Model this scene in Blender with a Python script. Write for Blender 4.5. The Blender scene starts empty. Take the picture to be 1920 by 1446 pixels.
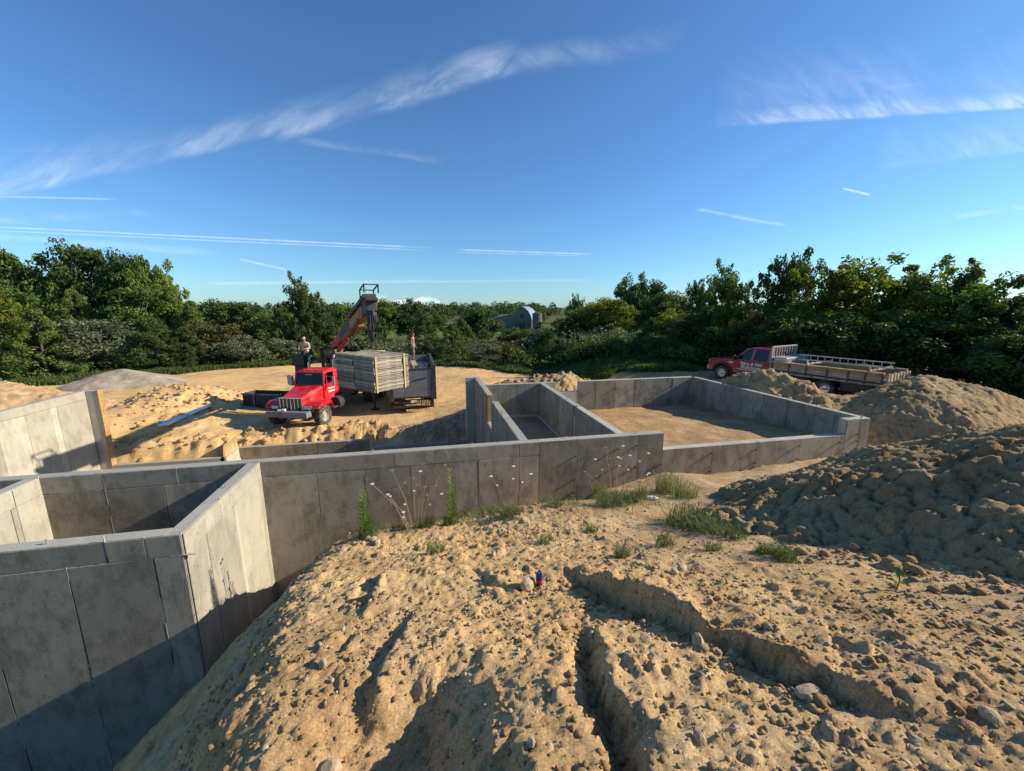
import bpy, bmesh, math, random
import numpy as np
from mathutils import Vector, Matrix, Euler

SC = bpy.context.scene
COL = SC.collection
R = math.radians
rng = np.random.default_rng(7)
random.seed(7)

# ------------------------------------------------------------------ camera
# house axes: X along the long front wall, Y into the house, wall tops at z = 0
cam_d = bpy.data.cameras.new('camera')
cam = bpy.data.objects.new('camera', cam_d)
COL.objects.link(cam)
cam.location = (0, 0, 3.0)
cam.rotation_euler = (R(90 - 11.04), 0, R(-12.1))
cam_d.sensor_width = 36.0
cam_d.lens = 14.025
cam_d.clip_start = 0.05
cam_d.clip_end = 4000
SC.camera = cam

# ------------------------------------------------------------------ light
SUN = Vector((1.0, -0.10, 0.51)).normalized()          # towards the sun
sun_d = bpy.data.lights.new('sun', 'SUN')
sun_d.energy = 5.0
sun_d.angle = R(0.53)
sun_d.color = (1.0, 0.90, 0.74)
sun = bpy.data.objects.new('sun', sun_d)
COL.objects.link(sun)
sun.rotation_euler = SUN.to_track_quat('Z', 'Y').to_euler()
sun.location = (30, -3, 15)

SC.view_settings.view_transform = 'Standard'
SC.view_settings.look = 'None'
SC.view_settings.exposure = 0.5
SC.view_settings.gamma = 1.0
SC.view_settings.use_curve_mapping = False
SC.cycles.max_bounces = 6
SC.cycles.transparent_max_bounces = 6
SC.cycles.use_denoising = True

world = bpy.data.worlds.new('World')
SC.world = world
world.use_nodes = True


class NT:
    """tiny helper to wire shader nodes"""
    def __init__(self, tree):
        self.t = tree; self.n = tree.nodes; self.l = tree.links
        self.n.clear()
    def new(self, ty, **kw):
        nd = self.n.new(ty)
        for k, v in kw.items():
            setattr(nd, k, v)
        return nd
    def put(self, sock, v):
        if isinstance(v, bpy.types.NodeSocket):
            self.l.new(v, sock)
        elif v is not None:
            sock.default_value = v
    def math(self, op, a, b=None, c=None, clamp=False):
        nd = self.new('ShaderNodeMath', operation=op, use_clamp=clamp)
        for i, v in enumerate((a, b, c)):
            self.put(nd.inputs[i], v)
        return nd.outputs[0]
    def vmath(self, op, a, b=None):
        nd = self.new('ShaderNodeVectorMath', operation=op)
        self.put(nd.inputs[0], a)
        if b is not None:
            self.put(nd.inputs[1], b)
        return nd.outputs['Value'] if op in ('DOT_PRODUCT', 'LENGTH', 'DISTANCE') else nd.outputs[0]
    def rng(self, v, a, b, c=0.0, d=1.0, interp='SMOOTHSTEP'):
        nd = self.new('ShaderNodeMapRange', interpolation_type=interp)
        self.put(nd.inputs[0], v)
        for i, x in enumerate((a, b, c, d)):
            self.put(nd.inputs[i + 1], x)
        return nd.outputs[0]
    def mix(self, f, a, b, blend='MIX'):
        nd = self.new('ShaderNodeMix', data_type='RGBA', blend_type=blend)
        self.put(nd.inputs[0], f)
        self.put(nd.inputs[6], a if not isinstance(a, tuple) or len(a) == 4 else (*a, 1))
        self.put(nd.inputs[7], b if not isinstance(b, tuple) or len(b) == 4 else (*b, 1))
        return nd.outputs[2]
    def noise(self, vec, scale, detail=4.0, rough=0.55, dist=0.0):
        nd = self.new('ShaderNodeTexNoise')
        self.put(nd.inputs['Vector'], vec)
        nd.inputs['Scale'].default_value = scale
        nd.inputs['Detail'].default_value = detail
        nd.inputs['Roughness'].default_value = rough
        nd.inputs['Distortion'].default_value = dist
        return nd.outputs[0]
    def voro(self, vec, scale, feature='F1', rand=1.0):
        nd = self.new('ShaderNodeTexVoronoi', feature=feature)
        self.put(nd.inputs['Vector'], vec)
        nd.inputs['Scale'].default_value = scale
        nd.inputs['Randomness'].default_value = rand
        return nd
    def mapping(self, vec, loc=(0, 0, 0), rot=(0, 0, 0), scale=(1, 1, 1)):
        nd = self.new('ShaderNodeMapping')
        self.put(nd.inputs[0], vec)
        nd.inputs[1].default_value = loc; nd.inputs[2].default_value = rot; nd.inputs[3].default_value = scale
        return nd.outputs[0]
    def bump(self, height, strength=0.5, dist=0.02, normal=None):
        nd = self.new('ShaderNodeBump')
        nd.inputs['Strength'].default_value = strength
        nd.inputs['Distance'].default_value = dist
        self.put(nd.inputs['Height'], height)
        if normal is not None:
            self.put(nd.inputs['Normal'], normal)
        return nd.outputs[0]


def build_world():
    w = NT(world.node_tree)
    out = w.new('ShaderNodeOutputWorld')
    bg = w.new('ShaderNodeBackground')
    bg.inputs['Strength'].default_value = 0.103
    sky = w.new('ShaderNodeTexSky', sky_type='NISHITA')
    sky.sun_disc = False
    sky.sun_elevation = math.asin(SUN.z)
    sky.sun_rotation = math.atan2(SUN.x, SUN.y)
    sky.altitude = 300
    sky.air_density = 1.0
    sky.dust_density = 0.35
    sky.ozone_density = 4.0
    # clouds and contrails, laid out by direction (tangent plane due 12 degrees east of the Y axis)
    tc = w.new('ShaderNodeTexCoord').outputs['Generated']
    ya = R(12.1)
    fx, fy = math.sin(ya), math.cos(ya)
    df = w.vmath('DOT_PRODUCT', tc, (fx, fy, 0))
    dr = w.vmath('DOT_PRODUCT', tc, (fy, -fx, 0))
    dz = w.vmath('DOT_PRODUCT', tc, (0, 0, 1))
    dfc = w.math('MAXIMUM', df, 0.05)
    a = w.math('DIVIDE', dr, dfc)
    b = w.math('DIVIDE', dz, dfc)
    cb = w.new('ShaderNodeCombineXYZ')
    w.put(cb.inputs[0], a); w.put(cb.inputs[1], b)
    q = cb.outputs[0]
    n_big = w.noise(q, 3.0, 4, 0.55, 0.3)
    n_str = w.noise(w.mapping(w.mapping(q, rot=(0, 0, R(32))), scale=(7, 24, 1)), 1.0, 6, 0.66, 0.5)
    n_str2 = w.noise(w.mapping(w.mapping(q, rot=(0, 0, R(-24))), scale=(6, 22, 1)), 1.0, 6, 0.68, 0.5)
    n_fine = w.noise(q, 30.0, 4, 0.6)
    wob = w.math('MULTIPLY_ADD', w.noise(q, 6.0, 3, 0.5), 0.10, -0.05)
    total = None
    # (x0, y0, x1, y1, half width below, above, opacity, strand set 0 none 1 / 2, wobble)
    trails = TRAILS
    for (x0, y0, x1, y1, lo, hi, op, strand, wb) in trails:
        L = math.hypot(x1 - x0, y1 - y0)
        ax, ay = (x1 - x0) / L, (y1 - y0) / L
        d = w.vmath('SUBTRACT', q, (x0, y0, 0))
        t = w.vmath('DOT_PRODUCT', d, (ax / L, ay / L, 0))
        s = w.vmath('DOT_PRODUCT', d, (-ay, ax, 0))
        if wb:
            s = w.math('MULTIPLY_ADD', wob, wb, s)
        m = w.math('MULTIPLY', w.rng(s, -lo, 0.0), w.rng(s, hi, hi * 0.03))
        win = w.math('MULTIPLY', w.rng(t, 0.0, 0.10), w.rng(t, 1.0, 0.86))
        m = w.math('MULTIPLY', m, win)
        if strand:
            ns = n_str if strand == 1 else n_str2
            m = w.math('MULTIPLY', m, w.rng(ns, 0.30, 0.72, 0.12, 1.0))
            m = w.math('MULTIPLY', m, w.rng(n_big, 0.28, 0.66, 0.18, 1.0))
        else:
            m = w.math('MULTIPLY', m, w.rng(n_fine, 0.25, 0.7, 0.45, 1.0))
        m = w.math('MULTIPLY', m, op * 0.66)
        total = m if total is None else w.math('MAXIMUM', total, m)
    # a low bank of small cumulus over the horizon
    cu = w.noise(w.mapping(q, loc=(3.1, 0.4, 0), scale=(1, 1.6, 1)), 26.0, 4, 0.5)
    cm = w.math('MULTIPLY', w.rng(b, 0.004, 0.012), w.rng(b, 0.034, 0.016))
    cm = w.math('MULTIPLY', cm, w.math('MULTIPLY', w.rng(a, -0.36, -0.31), w.rng(a, -0.15, -0.20)))
    cm = w.math('MULTIPLY', cm, w.rng(cu, 0.42, 0.56))
    total = w.math('MAXIMUM', total, w.math('MULTIPLY', cm, 0.75))
    total = w.math('MULTIPLY', total, w.rng(df, 0.05, 0.15))
    skyc = w.mix(1.0, sky.outputs[0], (*SKY_TINT, 1), 'MULTIPLY')
    colr = w.mix(total, skyc, (8.2, 8.6, 9.2, 1))
    w.put(bg.inputs['Color'], colr)
    w.l.new(bg.outputs[0], out.inputs[0])


SKY_TINT = (0.65, 0.925, 1.12)
TRAILS = [
    (-1.3528, 0.2324, -0.7514, 0.3526, 0.0187, 0.0900, 0.58, 2, 0.35),
    (-0.8720, 0.3279, -0.3360, 0.4381, 0.0187, 0.0560, 0.55, 2, 0.30),
    (-0.5588, 0.3803, 0.0470, 0.5362, 0.0241, 0.0695, 0.62, 2, 0.30),
    (-0.5107, 0.3759, -0.1474, 0.3267, 0.0080, 0.0160, 0.24, 1, 0.15),
    (-0.0235, 0.5258, 0.3959, 0.5771, 0.0294, 0.0401, 0.30, 1, 0.30),
    (0.4410, 0.4056, 1.2915, 0.4542, 0.0094, 0.0455, 0.90, 1, 0.05),
    (0.4469, 0.4078, 1.2885, 0.4649, 0.0040, 0.1738, 0.25, 1, 0.05),
    (0.8367, 0.3188, 1.3131, 0.3759, 0.0134, 0.1070, 0.34, 1, 0.10),
    (0.7975, 0.4755, 0.9954, 0.4966, 0.0080, 0.0134, 0.30, 1, 0.10),
    (-1.2885, 0.1909, -0.1659, 0.1391, 0.0029, 0.0029, 0.55, 0, 0.00),
    (-1.2907, 0.1826, -0.1662, 0.1330, 0.0024, 0.0024, 0.42, 0, 0.00),
    (-0.1405, 0.1366, 0.2048, 0.1256, 0.0027, 0.0027, 0.50, 0, 0.00),
    (-0.1407, 0.1305, 0.1793, 0.1219, 0.0020, 0.0020, 0.35, 0, 0.00),
    (-1.2713, 0.2569, -0.9176, 0.2487, 0.0033, 0.0033, 0.50, 0, 0.00),
    (0.7677, 0.2731, 0.8398, 0.2580, 0.0040, 0.0040, 0.80, 0, 0.00),
    (0.4263, 0.2277, 0.6570, 0.1897, 0.0053, 0.0053, 0.38, 0, 0.10),
    (-0.6605, 0.1158, -0.5390, 0.0886, 0.0040, 0.0040, 0.42, 0, 0.00),
    (-0.7655, 0.0573, -0.1555, 0.0636, 0.0053, 0.0053, 0.30, 0, 0.00),
    (-1.2860, 0.2005, -0.8291, 0.2182, 0.0134, 0.0187, 0.22, 1, 0.20),
    (-1.2938, 0.1706, -0.6908, 0.1281, 0.0120, 0.0120, 0.22, 0, 0.30),
    (1.0326, 0.2064, 1.2517, 0.2359, 0.0053, 0.0134, 0.30, 1, 0.10),
    (-0.4150, 0.0598, 0.2202, 0.0661, 0.0040, 0.0040, 0.22, 0, 0.00),
]
build_world()
world.cycles.sampling_method = 'MANUAL'
world.cycles.sample_map_resolution = 256

# ------------------------------------------------------------------ helpers
def tag(o, label=None, cat=None, group=None, kind=None):
    if label: o['label'] = label
    if cat: o['category'] = cat
    if group: o['group'] = group
    if kind: o['kind'] = kind
    return o


def empty(name, loc, rz=0.0):
    o = bpy.data.objects.new(name, None)
    o.empty_display_size = 0.2
    COL.objects.link(o)
    o.location = loc
    o.rotation_euler = (0, 0, rz)
    return o


def link(name, me, parent=None):
    o = bpy.data.objects.new(name, me)
    COL.objects.link(o)
    if parent is not None:
        o.parent = parent
    return o


def mesh_np(name, V, F, mat, smooth=False):
    """mesh from numpy arrays, F is (n,3) or (n,4)"""
    me = bpy.data.meshes.new(name)
    V = np.asarray(V, np.float32); F = np.asarray(F, np.int32)
    k = F.shape[1]
    me.vertices.add(len(V)); me.vertices.foreach_set('co', V.ravel())
    me.loops.add(F.size); me.loops.foreach_set('vertex_index', F.ravel())
    me.polygons.add(len(F))
    me.polygons.foreach_set('loop_start', np.arange(0, F.size, k, dtype=np.int32))
    me.polygons.foreach_set('loop_total', np.full(len(F), k, np.int32))
    if smooth:
        me.polygons.foreach_set('use_smooth', np.ones(len(F), bool))
    me.materials.append(mat)
    me.update(calc_edges=True)
    return me


def add_col(me, name, arr):
    """per-vertex colour attribute"""
    at = me.attributes.new(name, 'FLOAT_COLOR', 'POINT')
    a = np.ones((len(arr), 4), np.float32); a[:, :3] = arr
    at.data.foreach_set('color', a.ravel())


class MB:
    def __init__(self):
        self.v = []; self.f = []
    def add(self, vs, fs):
        k = len(self.v)
        self.v.extend([tuple(p) for p in vs])
        self.f.extend([tuple(i + k for i in f) for f in fs])
        return self
    def box(self, c, s, m=None):
        hx, hy, hz = s[0] / 2, s[1] / 2, s[2] / 2
        vs = [Vector((x * hx, y * hy, z * hz)) for z in (-1, 1) for y in (-1, 1) for x in (-1, 1)]
        if m is not None: vs = [m @ p for p in vs]
        c = Vector(c)
        return self.add([p + c for p in vs], [(0, 2, 3, 1), (4, 5, 7, 6), (0, 1, 5, 4), (2, 6, 7, 3), (0, 4, 6, 2), (1, 3, 7, 5)])
    def span(self, x0, x1, y0, y1, z0, z1):
        return self.box(((x0 + x1) / 2, (y0 + y1) / 2, (z0 + z1) / 2), (abs(x1 - x0), abs(y1 - y0), abs(z1 - z0)))
    def hexa(self, b, t):
        """bottom ring of 4 points, top ring of 4 points (counter-clockwise from above)"""
        return self.add(list(b) + list(t), [(3, 2, 1, 0), (4, 5, 6, 7), (0, 1, 5, 4), (1, 2, 6, 5), (2, 3, 7, 6), (3, 0, 4, 7)])
    def loft(self, rings, cap=True):
        n = len(rings[0]); vs = [p for r in rings for p in r]; fs = []
        for i in range(len(rings) - 1):
            for j in range(n):
                a = i * n + j; b = i * n + (j + 1) % n
                fs.append((a, b, b + n, a + n))
        if cap:
            fs.append(tuple(range(n - 1, -1, -1))); k = (len(rings) - 1) * n
            fs.append(tuple(range(k, k + n)))
        return self.add(vs, fs)
    def bar(self, p, q, w, h=None, up=(0, 0, 1)):
        """box-section bar from p to q"""
        p, q = Vector(p), Vector(q); h = h or w
        d = (q - p).normalized(); u = Vector(up)
        if abs(d.dot(u)) > 0.97: u = Vector((1, 0, 0))
        s = d.cross(u).normalized(); t = s.cross(d)
        ring = lambda o: [o - s * w / 2 - t * h / 2, o + s * w / 2 - t * h / 2, o + s * w / 2 + t * h / 2, o - s * w / 2 + t * h / 2]
        return self.loft([ring(p), ring(q)])
    def cyl(self, p, q, r0, r1=None, n=12):
        p, q = Vector(p), Vector(q); r1 = r0 if r1 is None else r1
        d = (q - p).normalized(); u = Vector((0, 0, 1)) if abs(d.z) < 0.9 else Vector((1, 0, 0))
        s = d.cross(u).normalized(); t = s.cross(d)
        ring = lambda o, r: [o + (s * math.cos(a) + t * math.sin(a)) * r for a in [2 * math.pi * i / n for i in range(n)]]
        return self.loft([ring(p, r0), ring(q, r1)])
    def tube(self, pts, r, n=6):
        rings = []
        pts = [Vector(p) for p in pts]
        rs = r if isinstance(r, (list, tuple)) else [r] * len(pts)
        for i, p in enumerate(pts):
            d = (pts[min(i + 1, len(pts) - 1)] - pts[max(i - 1, 0)]).normalized()
            u = Vector((0, 0, 1)) if abs(d.z) < 0.95 else Vector((0, 1, 0))
            s = d.cross(u).normalized(); t = s.cross(d)
            rings.append([p + (s * math.cos(a) + t * math.sin(a)) * rs[i] for a in [2 * math.pi * k / n for k in range(n)]])
        return self.loft(rings)
    def lathe(self, prof, c, axis='X', n=24):
        """prof: closed list of (radius, along); revolved round axis through c"""
        vs, fs = [], []; m = len(prof); c = Vector(c)
        for i in range(n):
            a = 2 * math.pi * i / n; ca, sa = math.cos(a), math.sin(a)
            for r, l in prof:
                p = {'X': (l, r * ca, r * sa), 'Y': (r * ca, l, r * sa), 'Z': (r * ca, r * sa, l)}[axis]
                vs.append(Vector(p) + c)
        for i in range(n):
            for j in range(m):
                a = i * m + j; b = i * m + (j + 1) % m; i2 = (i + 1) % n
                fs.append((a, b, i2 * m + (j + 1) % m, i2 * m + j))
        return self.add(vs, fs)
    def prism(self, poly, axis, a, b):
        """poly 2-d, extruded along axis from a to b; X: (y,z), Y: (x,z), Z: (x,y)"""
        def p3(p, t):
            return {'X': (t, p[0], p[1]), 'Y': (p[0], t, p[1]), 'Z': (p[0], p[1], t)}[axis]
        return self.loft([[p3(p, a) for p in poly], [p3(p, b) for p in poly]])
    def mesh(self, name, mat, smooth=False):
        me = bpy.data.meshes.new(name)
        me.from_pydata([tuple(p) for p in self.v], [], self.f)
        bm = bmesh.new(); bm.from_mesh(me)
        bmesh.ops.recalc_face_normals(bm, faces=bm.faces)
        bm.to_mesh(me); bm.free()
        for m in (mat if isinstance(mat, (list, tuple)) else [mat]):
            me.materials.append(m)
        if smooth:
            for p in me.polygons: p.use_smooth = True
        return me
    def build(self, name, mat, parent=None, bevel=0.0, smooth=False, seg=2):
        o = link(name, self.mesh(name, mat, smooth), parent)
        if bevel:
            b = o.modifiers.new('bevel', 'BEVEL'); b.width = bevel; b.segments = seg; b.limit_method = 'ANGLE'; b.angle_limit = R(35)
        return o


# ------------------------------------------------------------------ numpy noise
_perm = rng.permutation(65536).astype(np.int64)
def _h(ix, iy, s=0):
    return _perm[(_perm[(ix + s * 131) & 65535] + iy) & 65535]
def vnoise(x, y, s=0):
    """gradient noise in about [-1, 1]"""
    ix = np.floor(x).astype(np.int64); iy = np.floor(y).astype(np.int64)
    fx = x - ix; fy = y - iy
    u = fx * fx * fx * (fx * (fx * 6 - 15) + 10); v = fy * fy * fy * (fy * (fy * 6 - 15) + 10)
    def g(dx, dy):
        a = _h(ix + dx, iy + dy, s) * (2 * np.pi / 65536.0)
        return np.cos(a) * (fx - dx) + np.sin(a) * (fy - dy)
    n0 = g(0, 0) * (1 - u) + g(1, 0) * u
    n1 = g(0, 1) * (1 - u) + g(1, 1) * u
    return (n0 * (1 - v) + n1 * v) * 1.5
def fbm(x, y, f=1.0, oct=4, gain=0.5, s=0):
    a = 1.0; t = 0; tot = 0
    for k in range(oct):
        t = t + a * vnoise(x * f, y * f, s + k * 7); tot += a
        a *= gain; f *= 2.03
    return t / tot
def ridged(x, y, f=1.0, oct=4, gain=0.5, s=0):
    a = 1.0; t = 0; tot = 0
    for k in range(oct):
        t = t + a * (1 - np.abs(vnoise(x * f, y * f, s + k * 7)) * 1.6); tot += a
        a *= gain; f *= 2.03
    return t / tot
def worley(x, y, f=1.0, s=0):
    """F1, F2 and a cell value"""
    x = x * f; y = y * f
    ix = np.floor(x).astype(np.int64); iy = np.floor(y).astype(np.int64)
    f1 = np.full(x.shape, 9.0); f2 = np.full(x.shape, 9.0); cid = np.zeros(x.shape)
    for dx in (-1, 0, 1):
        for dy in (-1, 0, 1):
            h = _h(ix + dx, iy + dy, s + 3); h2 = _h(iy + dy, ix + dx, s + 11)
            d = np.hypot(ix + dx + h / 65536.0 - x, iy + dy + h2 / 65536.0 - y)
            nearer = d < f1
            f2 = np.where(nearer, f1, np.minimum(f2, d))
            cid = np.where(nearer, _h(ix + dx, iy + dy, s + 23) / 65536.0, cid)
            f1 = np.where(nearer, d, f1)
    return f1, f2, cid
def sst(a, b, x):
    t = np.clip((x - a) / (b - a), 0, 1)
    return t * t * (3 - 2 * t)


# ------------------------------------------------------------------ materials
def mat_plain(name, col, rough=0.6, metal=0.0, noise=0.0, nscale=6.0, bump=0.0, bscale=40.0, spec=0.5, dirt=None, dirt_amt=0.5, coat=0.0):
    m = bpy.data.materials.new(name); m.use_nodes = True
    w = NT(m.node_tree)
    out = w.new('ShaderNodeOutputMaterial'); b = w.new('ShaderNodeBsdfPrincipled')
    w.l.new(b.outputs[0], out.inputs[0])
    b.inputs['Roughness'].default_value = rough
    b.inputs['Metallic'].default_value = metal
    b.inputs['Specular IOR Level'].default_value = spec
    b.inputs['Coat Weight'].default_value = coat
    c = (*col, 1)
    tc = w.new('ShaderNodeTexCoord').outputs['Object']
    if noise or dirt:
        n = w.noise(tc, nscale, 5, 0.6)
        if noise:
            k = 1 - noise; g = 1 + noise
            c = w.mix(n, (col[0] * k, col[1] * k, col[2] * k, 1), (min(1, col[0] * g), min(1, col[1] * g), min(1, col[2] * g), 1))
        if dirt:
            n2 = w.noise(tc, nscale * 0.7, 6, 0.65, 0.4)
            c = w.mix(w.rng(n2, 0.45, 0.72, 0, dirt_amt), c, (*dirt, 1))
            w.put(b.inputs['Roughness'], w.rng(n2, 0.4, 0.7, rough, min(1, rough + 0.35)))
    w.put(b.inputs['Base Color'], c)
    if bump:
        w.put(b.inputs['Normal'], w.bump(w.noise(tc, bscale, 4, 0.6), bump, 0.01))
    return m


def mat_soil(name, use_attr=True, col=(0.3, 0.2, 0.1), fine=1.0, bump=0.6):
    m = bpy.data.materials.new(name); m.use_nodes = True
    w = NT(m.node_tree)
    out = w.new('ShaderNodeOutputMaterial'); b = w.new('ShaderNodeBsdfPrincipled')
    w.l.new(b.outputs[0], out.inputs[0])
    b.inputs['Roughness'].default_value = 0.95
    b.inputs['Specular IOR Level'].default_value = 0.12
    pos = w.new('ShaderNodeNewGeometry').outputs['Position']
    if use_attr:
        at = w.new('ShaderNodeAttribute', attribute_name='soil', attribute_type='GEOMETRY')
        base = at.outputs['Color']
    else:
        base = (*col, 1)
    n1 = w.noise(pos, 1.1, 3, 0.6)
    n2 = w.noise(pos, 9.0, 3, 0.7)
    n3 = w.noise(pos, 70.0, 1, 0.7)
    n4 = w.noise(pos, 0.25, 1, 0.5)
    c = w.mix(w.rng(n1, 0.36, 0.64, 0, 1), base, w.mix(1.0, base, (0.76, 0.70, 0.64, 1), 'MULTIPLY'))
    c = w.mix(w.rng(n4, 0.35, 0.65, 0, 0.6), c, w.mix(1.0, base, (1.12, 1.05, 0.95, 1), 'MULTIPLY'))
    c = w.mix(w.rng(n2, 0.42, 0.72, 0, 0.75), c, w.mix(1.0, c, (0.72, 0.68, 0.63, 1), 'MULTIPLY'))
    c = w.mix(w.rng(n3, 0.50, 0.72, 0, 0.9), c, w.mix(1.0, c, (1.40, 1.38, 1.36, 1), 'MULTIPLY'))
    c = w.mix(w.rng(n3, 0.46, 0.30, 0, 0.8), c, w.mix(1.0, c, (0.70, 0.67, 0.63, 1), 'MULTIPLY'))
    vo = w.voro(pos, 38.0)
    peb = w.rng(vo.outputs['Distance'], 0.16, 0.10)
    sel = w.rng(w.vmath('DOT_PRODUCT', vo.outputs['Color'], (1, 0, 0)), 0.72, 0.76)
    peb = w.math('MULTIPLY', peb, sel)
    c = w.mix(w.math('MULTIPLY', peb, 0.65), c, w.mix(w.vmath('DOT_PRODUCT', vo.outputs['Color'], (0, 1, 0)), (0.16, 0.13, 0.10, 1), (0.52, 0.46, 0.38, 1)))
    c = w.mix(1.0, c, (1.16, 1.16, 1.16, 1), 'MULTIPLY')
    w.put(b.inputs['Base Color'], c)
    h = w.noise(pos, 20.0, 6, 0.85)
    w.put(b.inputs['Normal'], w.bump(h, min(1.0, bump * 1.2), 0.05 * fine))
    return m


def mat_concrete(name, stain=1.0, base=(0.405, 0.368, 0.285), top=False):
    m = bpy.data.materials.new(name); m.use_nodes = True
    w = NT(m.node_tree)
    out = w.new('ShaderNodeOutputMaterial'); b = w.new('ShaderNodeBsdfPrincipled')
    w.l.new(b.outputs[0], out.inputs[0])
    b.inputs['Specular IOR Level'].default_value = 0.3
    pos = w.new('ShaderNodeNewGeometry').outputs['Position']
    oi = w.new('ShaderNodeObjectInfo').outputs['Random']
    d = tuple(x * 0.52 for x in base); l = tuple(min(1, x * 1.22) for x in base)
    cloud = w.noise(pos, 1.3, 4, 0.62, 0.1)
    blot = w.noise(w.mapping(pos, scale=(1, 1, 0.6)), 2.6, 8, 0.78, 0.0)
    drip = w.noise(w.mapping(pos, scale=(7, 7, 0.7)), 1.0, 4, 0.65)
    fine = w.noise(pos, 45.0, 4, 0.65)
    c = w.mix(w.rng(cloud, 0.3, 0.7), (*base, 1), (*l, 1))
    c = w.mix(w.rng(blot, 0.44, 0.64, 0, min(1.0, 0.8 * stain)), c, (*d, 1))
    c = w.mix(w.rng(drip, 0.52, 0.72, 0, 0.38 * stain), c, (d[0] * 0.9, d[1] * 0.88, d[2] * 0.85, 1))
    c = w.mix(w.rng(fine, 0.35, 0.75, 0, 0.3), c, (l[0], l[1], l[2], 1))
    spat = w.noise(pos, 16.0, 3, 0.8)
    c = w.mix(w.rng(spat, 0.60, 0.72, 0, 0.45 * stain), c, (d[0] * 0.8, d[1] * 0.78, d[2] * 0.75, 1))
    tone = w.rng(oi, 0, 1, 0.74, 1.08, 'LINEAR')
    cmb = w.new('ShaderNodeCombineXYZ')
    for i in range(3): w.put(cmb.inputs[i], tone)
    c = w.mix(1.0, c, cmb.outputs[0], 'MULTIPLY')
    vo = w.voro(w.mapping(pos, scale=(1, 1, 0.8)), 13.0)
    hole = w.math('MULTIPLY', w.rng(vo.outputs['Distance'], 0.17, 0.10), w.rng(w.vmath('DOT_PRODUCT', vo.outputs['Color'], (1, 0, 0)), 0.60, 0.64))
    hole = w.math('MULTIPLY', hole, w.rng(w.noise(pos, 0.9, 3, 0.5), 0.42, 0.58))
    c = w.mix(w.math('MULTIPLY', hole, 0.7), c, (0.05, 0.045, 0.04, 1))
    w.put(b.inputs['Base Color'], c)
    w.put(b.inputs['Roughness'], w.rng(blot, 0.3, 0.7, 0.85, 0.6))
    h = w.math('SUBTRACT', w.math('MULTIPLY', fine, 0.35 if not top else 1.0), w.math('MULTIPLY', hole, 1.0))
    h = w.math('ADD', h, w.math('MULTIPLY', blot, 0.35))
    w.put(b.inputs['Normal'], w.bump(h, 0.35 if not top else 0.6, 0.008))
    return m


def mat_leaf(name, dark, light, trans=0.3, yellow=None):
    m = bpy.data.materials.new(name); m.use_nodes = True
    w = NT(m.node_tree)
    out = w.new('ShaderNodeOutputMaterial')
    b = w.new('ShaderNodeBsdfPrincipled'); tr = w.new('ShaderNodeBsdfTranslucent'); mx = w.new('ShaderNodeMixShader')
    at = w.new('ShaderNodeAttribute', attribute_name='tone', attribute_type='GEOMETRY')
    oi = w.new('ShaderNodeObjectInfo').outputs['Random']
    pos = w.new('ShaderNodeNewGeometry').outputs['Position']
    n = w.noise(pos, 0.8, 3, 0.5)
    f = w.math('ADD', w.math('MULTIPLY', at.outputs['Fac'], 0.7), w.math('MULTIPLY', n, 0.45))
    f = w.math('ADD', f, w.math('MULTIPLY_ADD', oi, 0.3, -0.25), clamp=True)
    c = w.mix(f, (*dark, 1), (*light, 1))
    if yellow:
        c = w.mix(w.rng(at.outputs['Fac'], 0.78, 0.98, 0, 0.8), c, (*yellow, 1))
    w.put(b.inputs['Base Color'], c)
    b.inputs['Roughness'].default_value = 0.62
    b.inputs['Specular IOR Level'].default_value = 0.3
    w.put(tr.inputs['Color'], w.mix(1.0, c, (1.25, 1.4, 0.6, 1), 'MULTIPLY'))
    mx.inputs[0].default_value = trans
    w.l.new(b.outputs[0], mx.inputs[1]); w.l.new(tr.outputs[0], mx.inputs[2])
    w.l.new(mx.outputs[0], out.inputs[0])
    return m


def mat_wood(name, col, dark, scale=1.0, rough=0.8):
    m = bpy.data.materials.new(name); m.use_nodes = True
    w = NT(m.node_tree)
    out = w.new('ShaderNodeOutputMaterial'); b = w.new('ShaderNodeBsdfPrincipled')
    w.l.new(b.outputs[0], out.inputs[0])
    b.inputs['Roughness'].default_value = rough
    b.inputs['Specular IOR Level'].default_value = 0.25
    tc = w.new('ShaderNodeTexCoord').outputs['Object']
    oi = w.new('ShaderNodeObjectInfo').outputs['Random']
    g = w.noise(w.mapping(tc, scale=(3 * scale, 3 * scale, 30 * scale)), 1.0, 5, 0.65, 0.5)
    bl = w.noise(tc, 2.6 * scale, 5, 0.65, 0.6)
    c = w.mix(w.rng(g, 0.35, 0.7), (*col, 1), (*dark, 1))
    c = w.mix(w.rng(bl, 0.45, 0.72, 0, 0.7), c, (dark[0] * 0.8, dark[1] * 0.8, dark[2] * 0.8, 1))
    tone = w.rng(oi, 0, 1, 0.7, 1.15, 'LINEAR')
    cmb = w.new('ShaderNodeCombineXYZ')
    for i in range(3): w.put(cmb.inputs[i], tone)
    c = w.mix(1.0, c, cmb.outputs[0], 'MULTIPLY')
    w.put(b.inputs['Base Color'], c)
    w.put(b.inputs['Normal'], w.bump(g, 0.3, 0.01))
    return m


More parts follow.
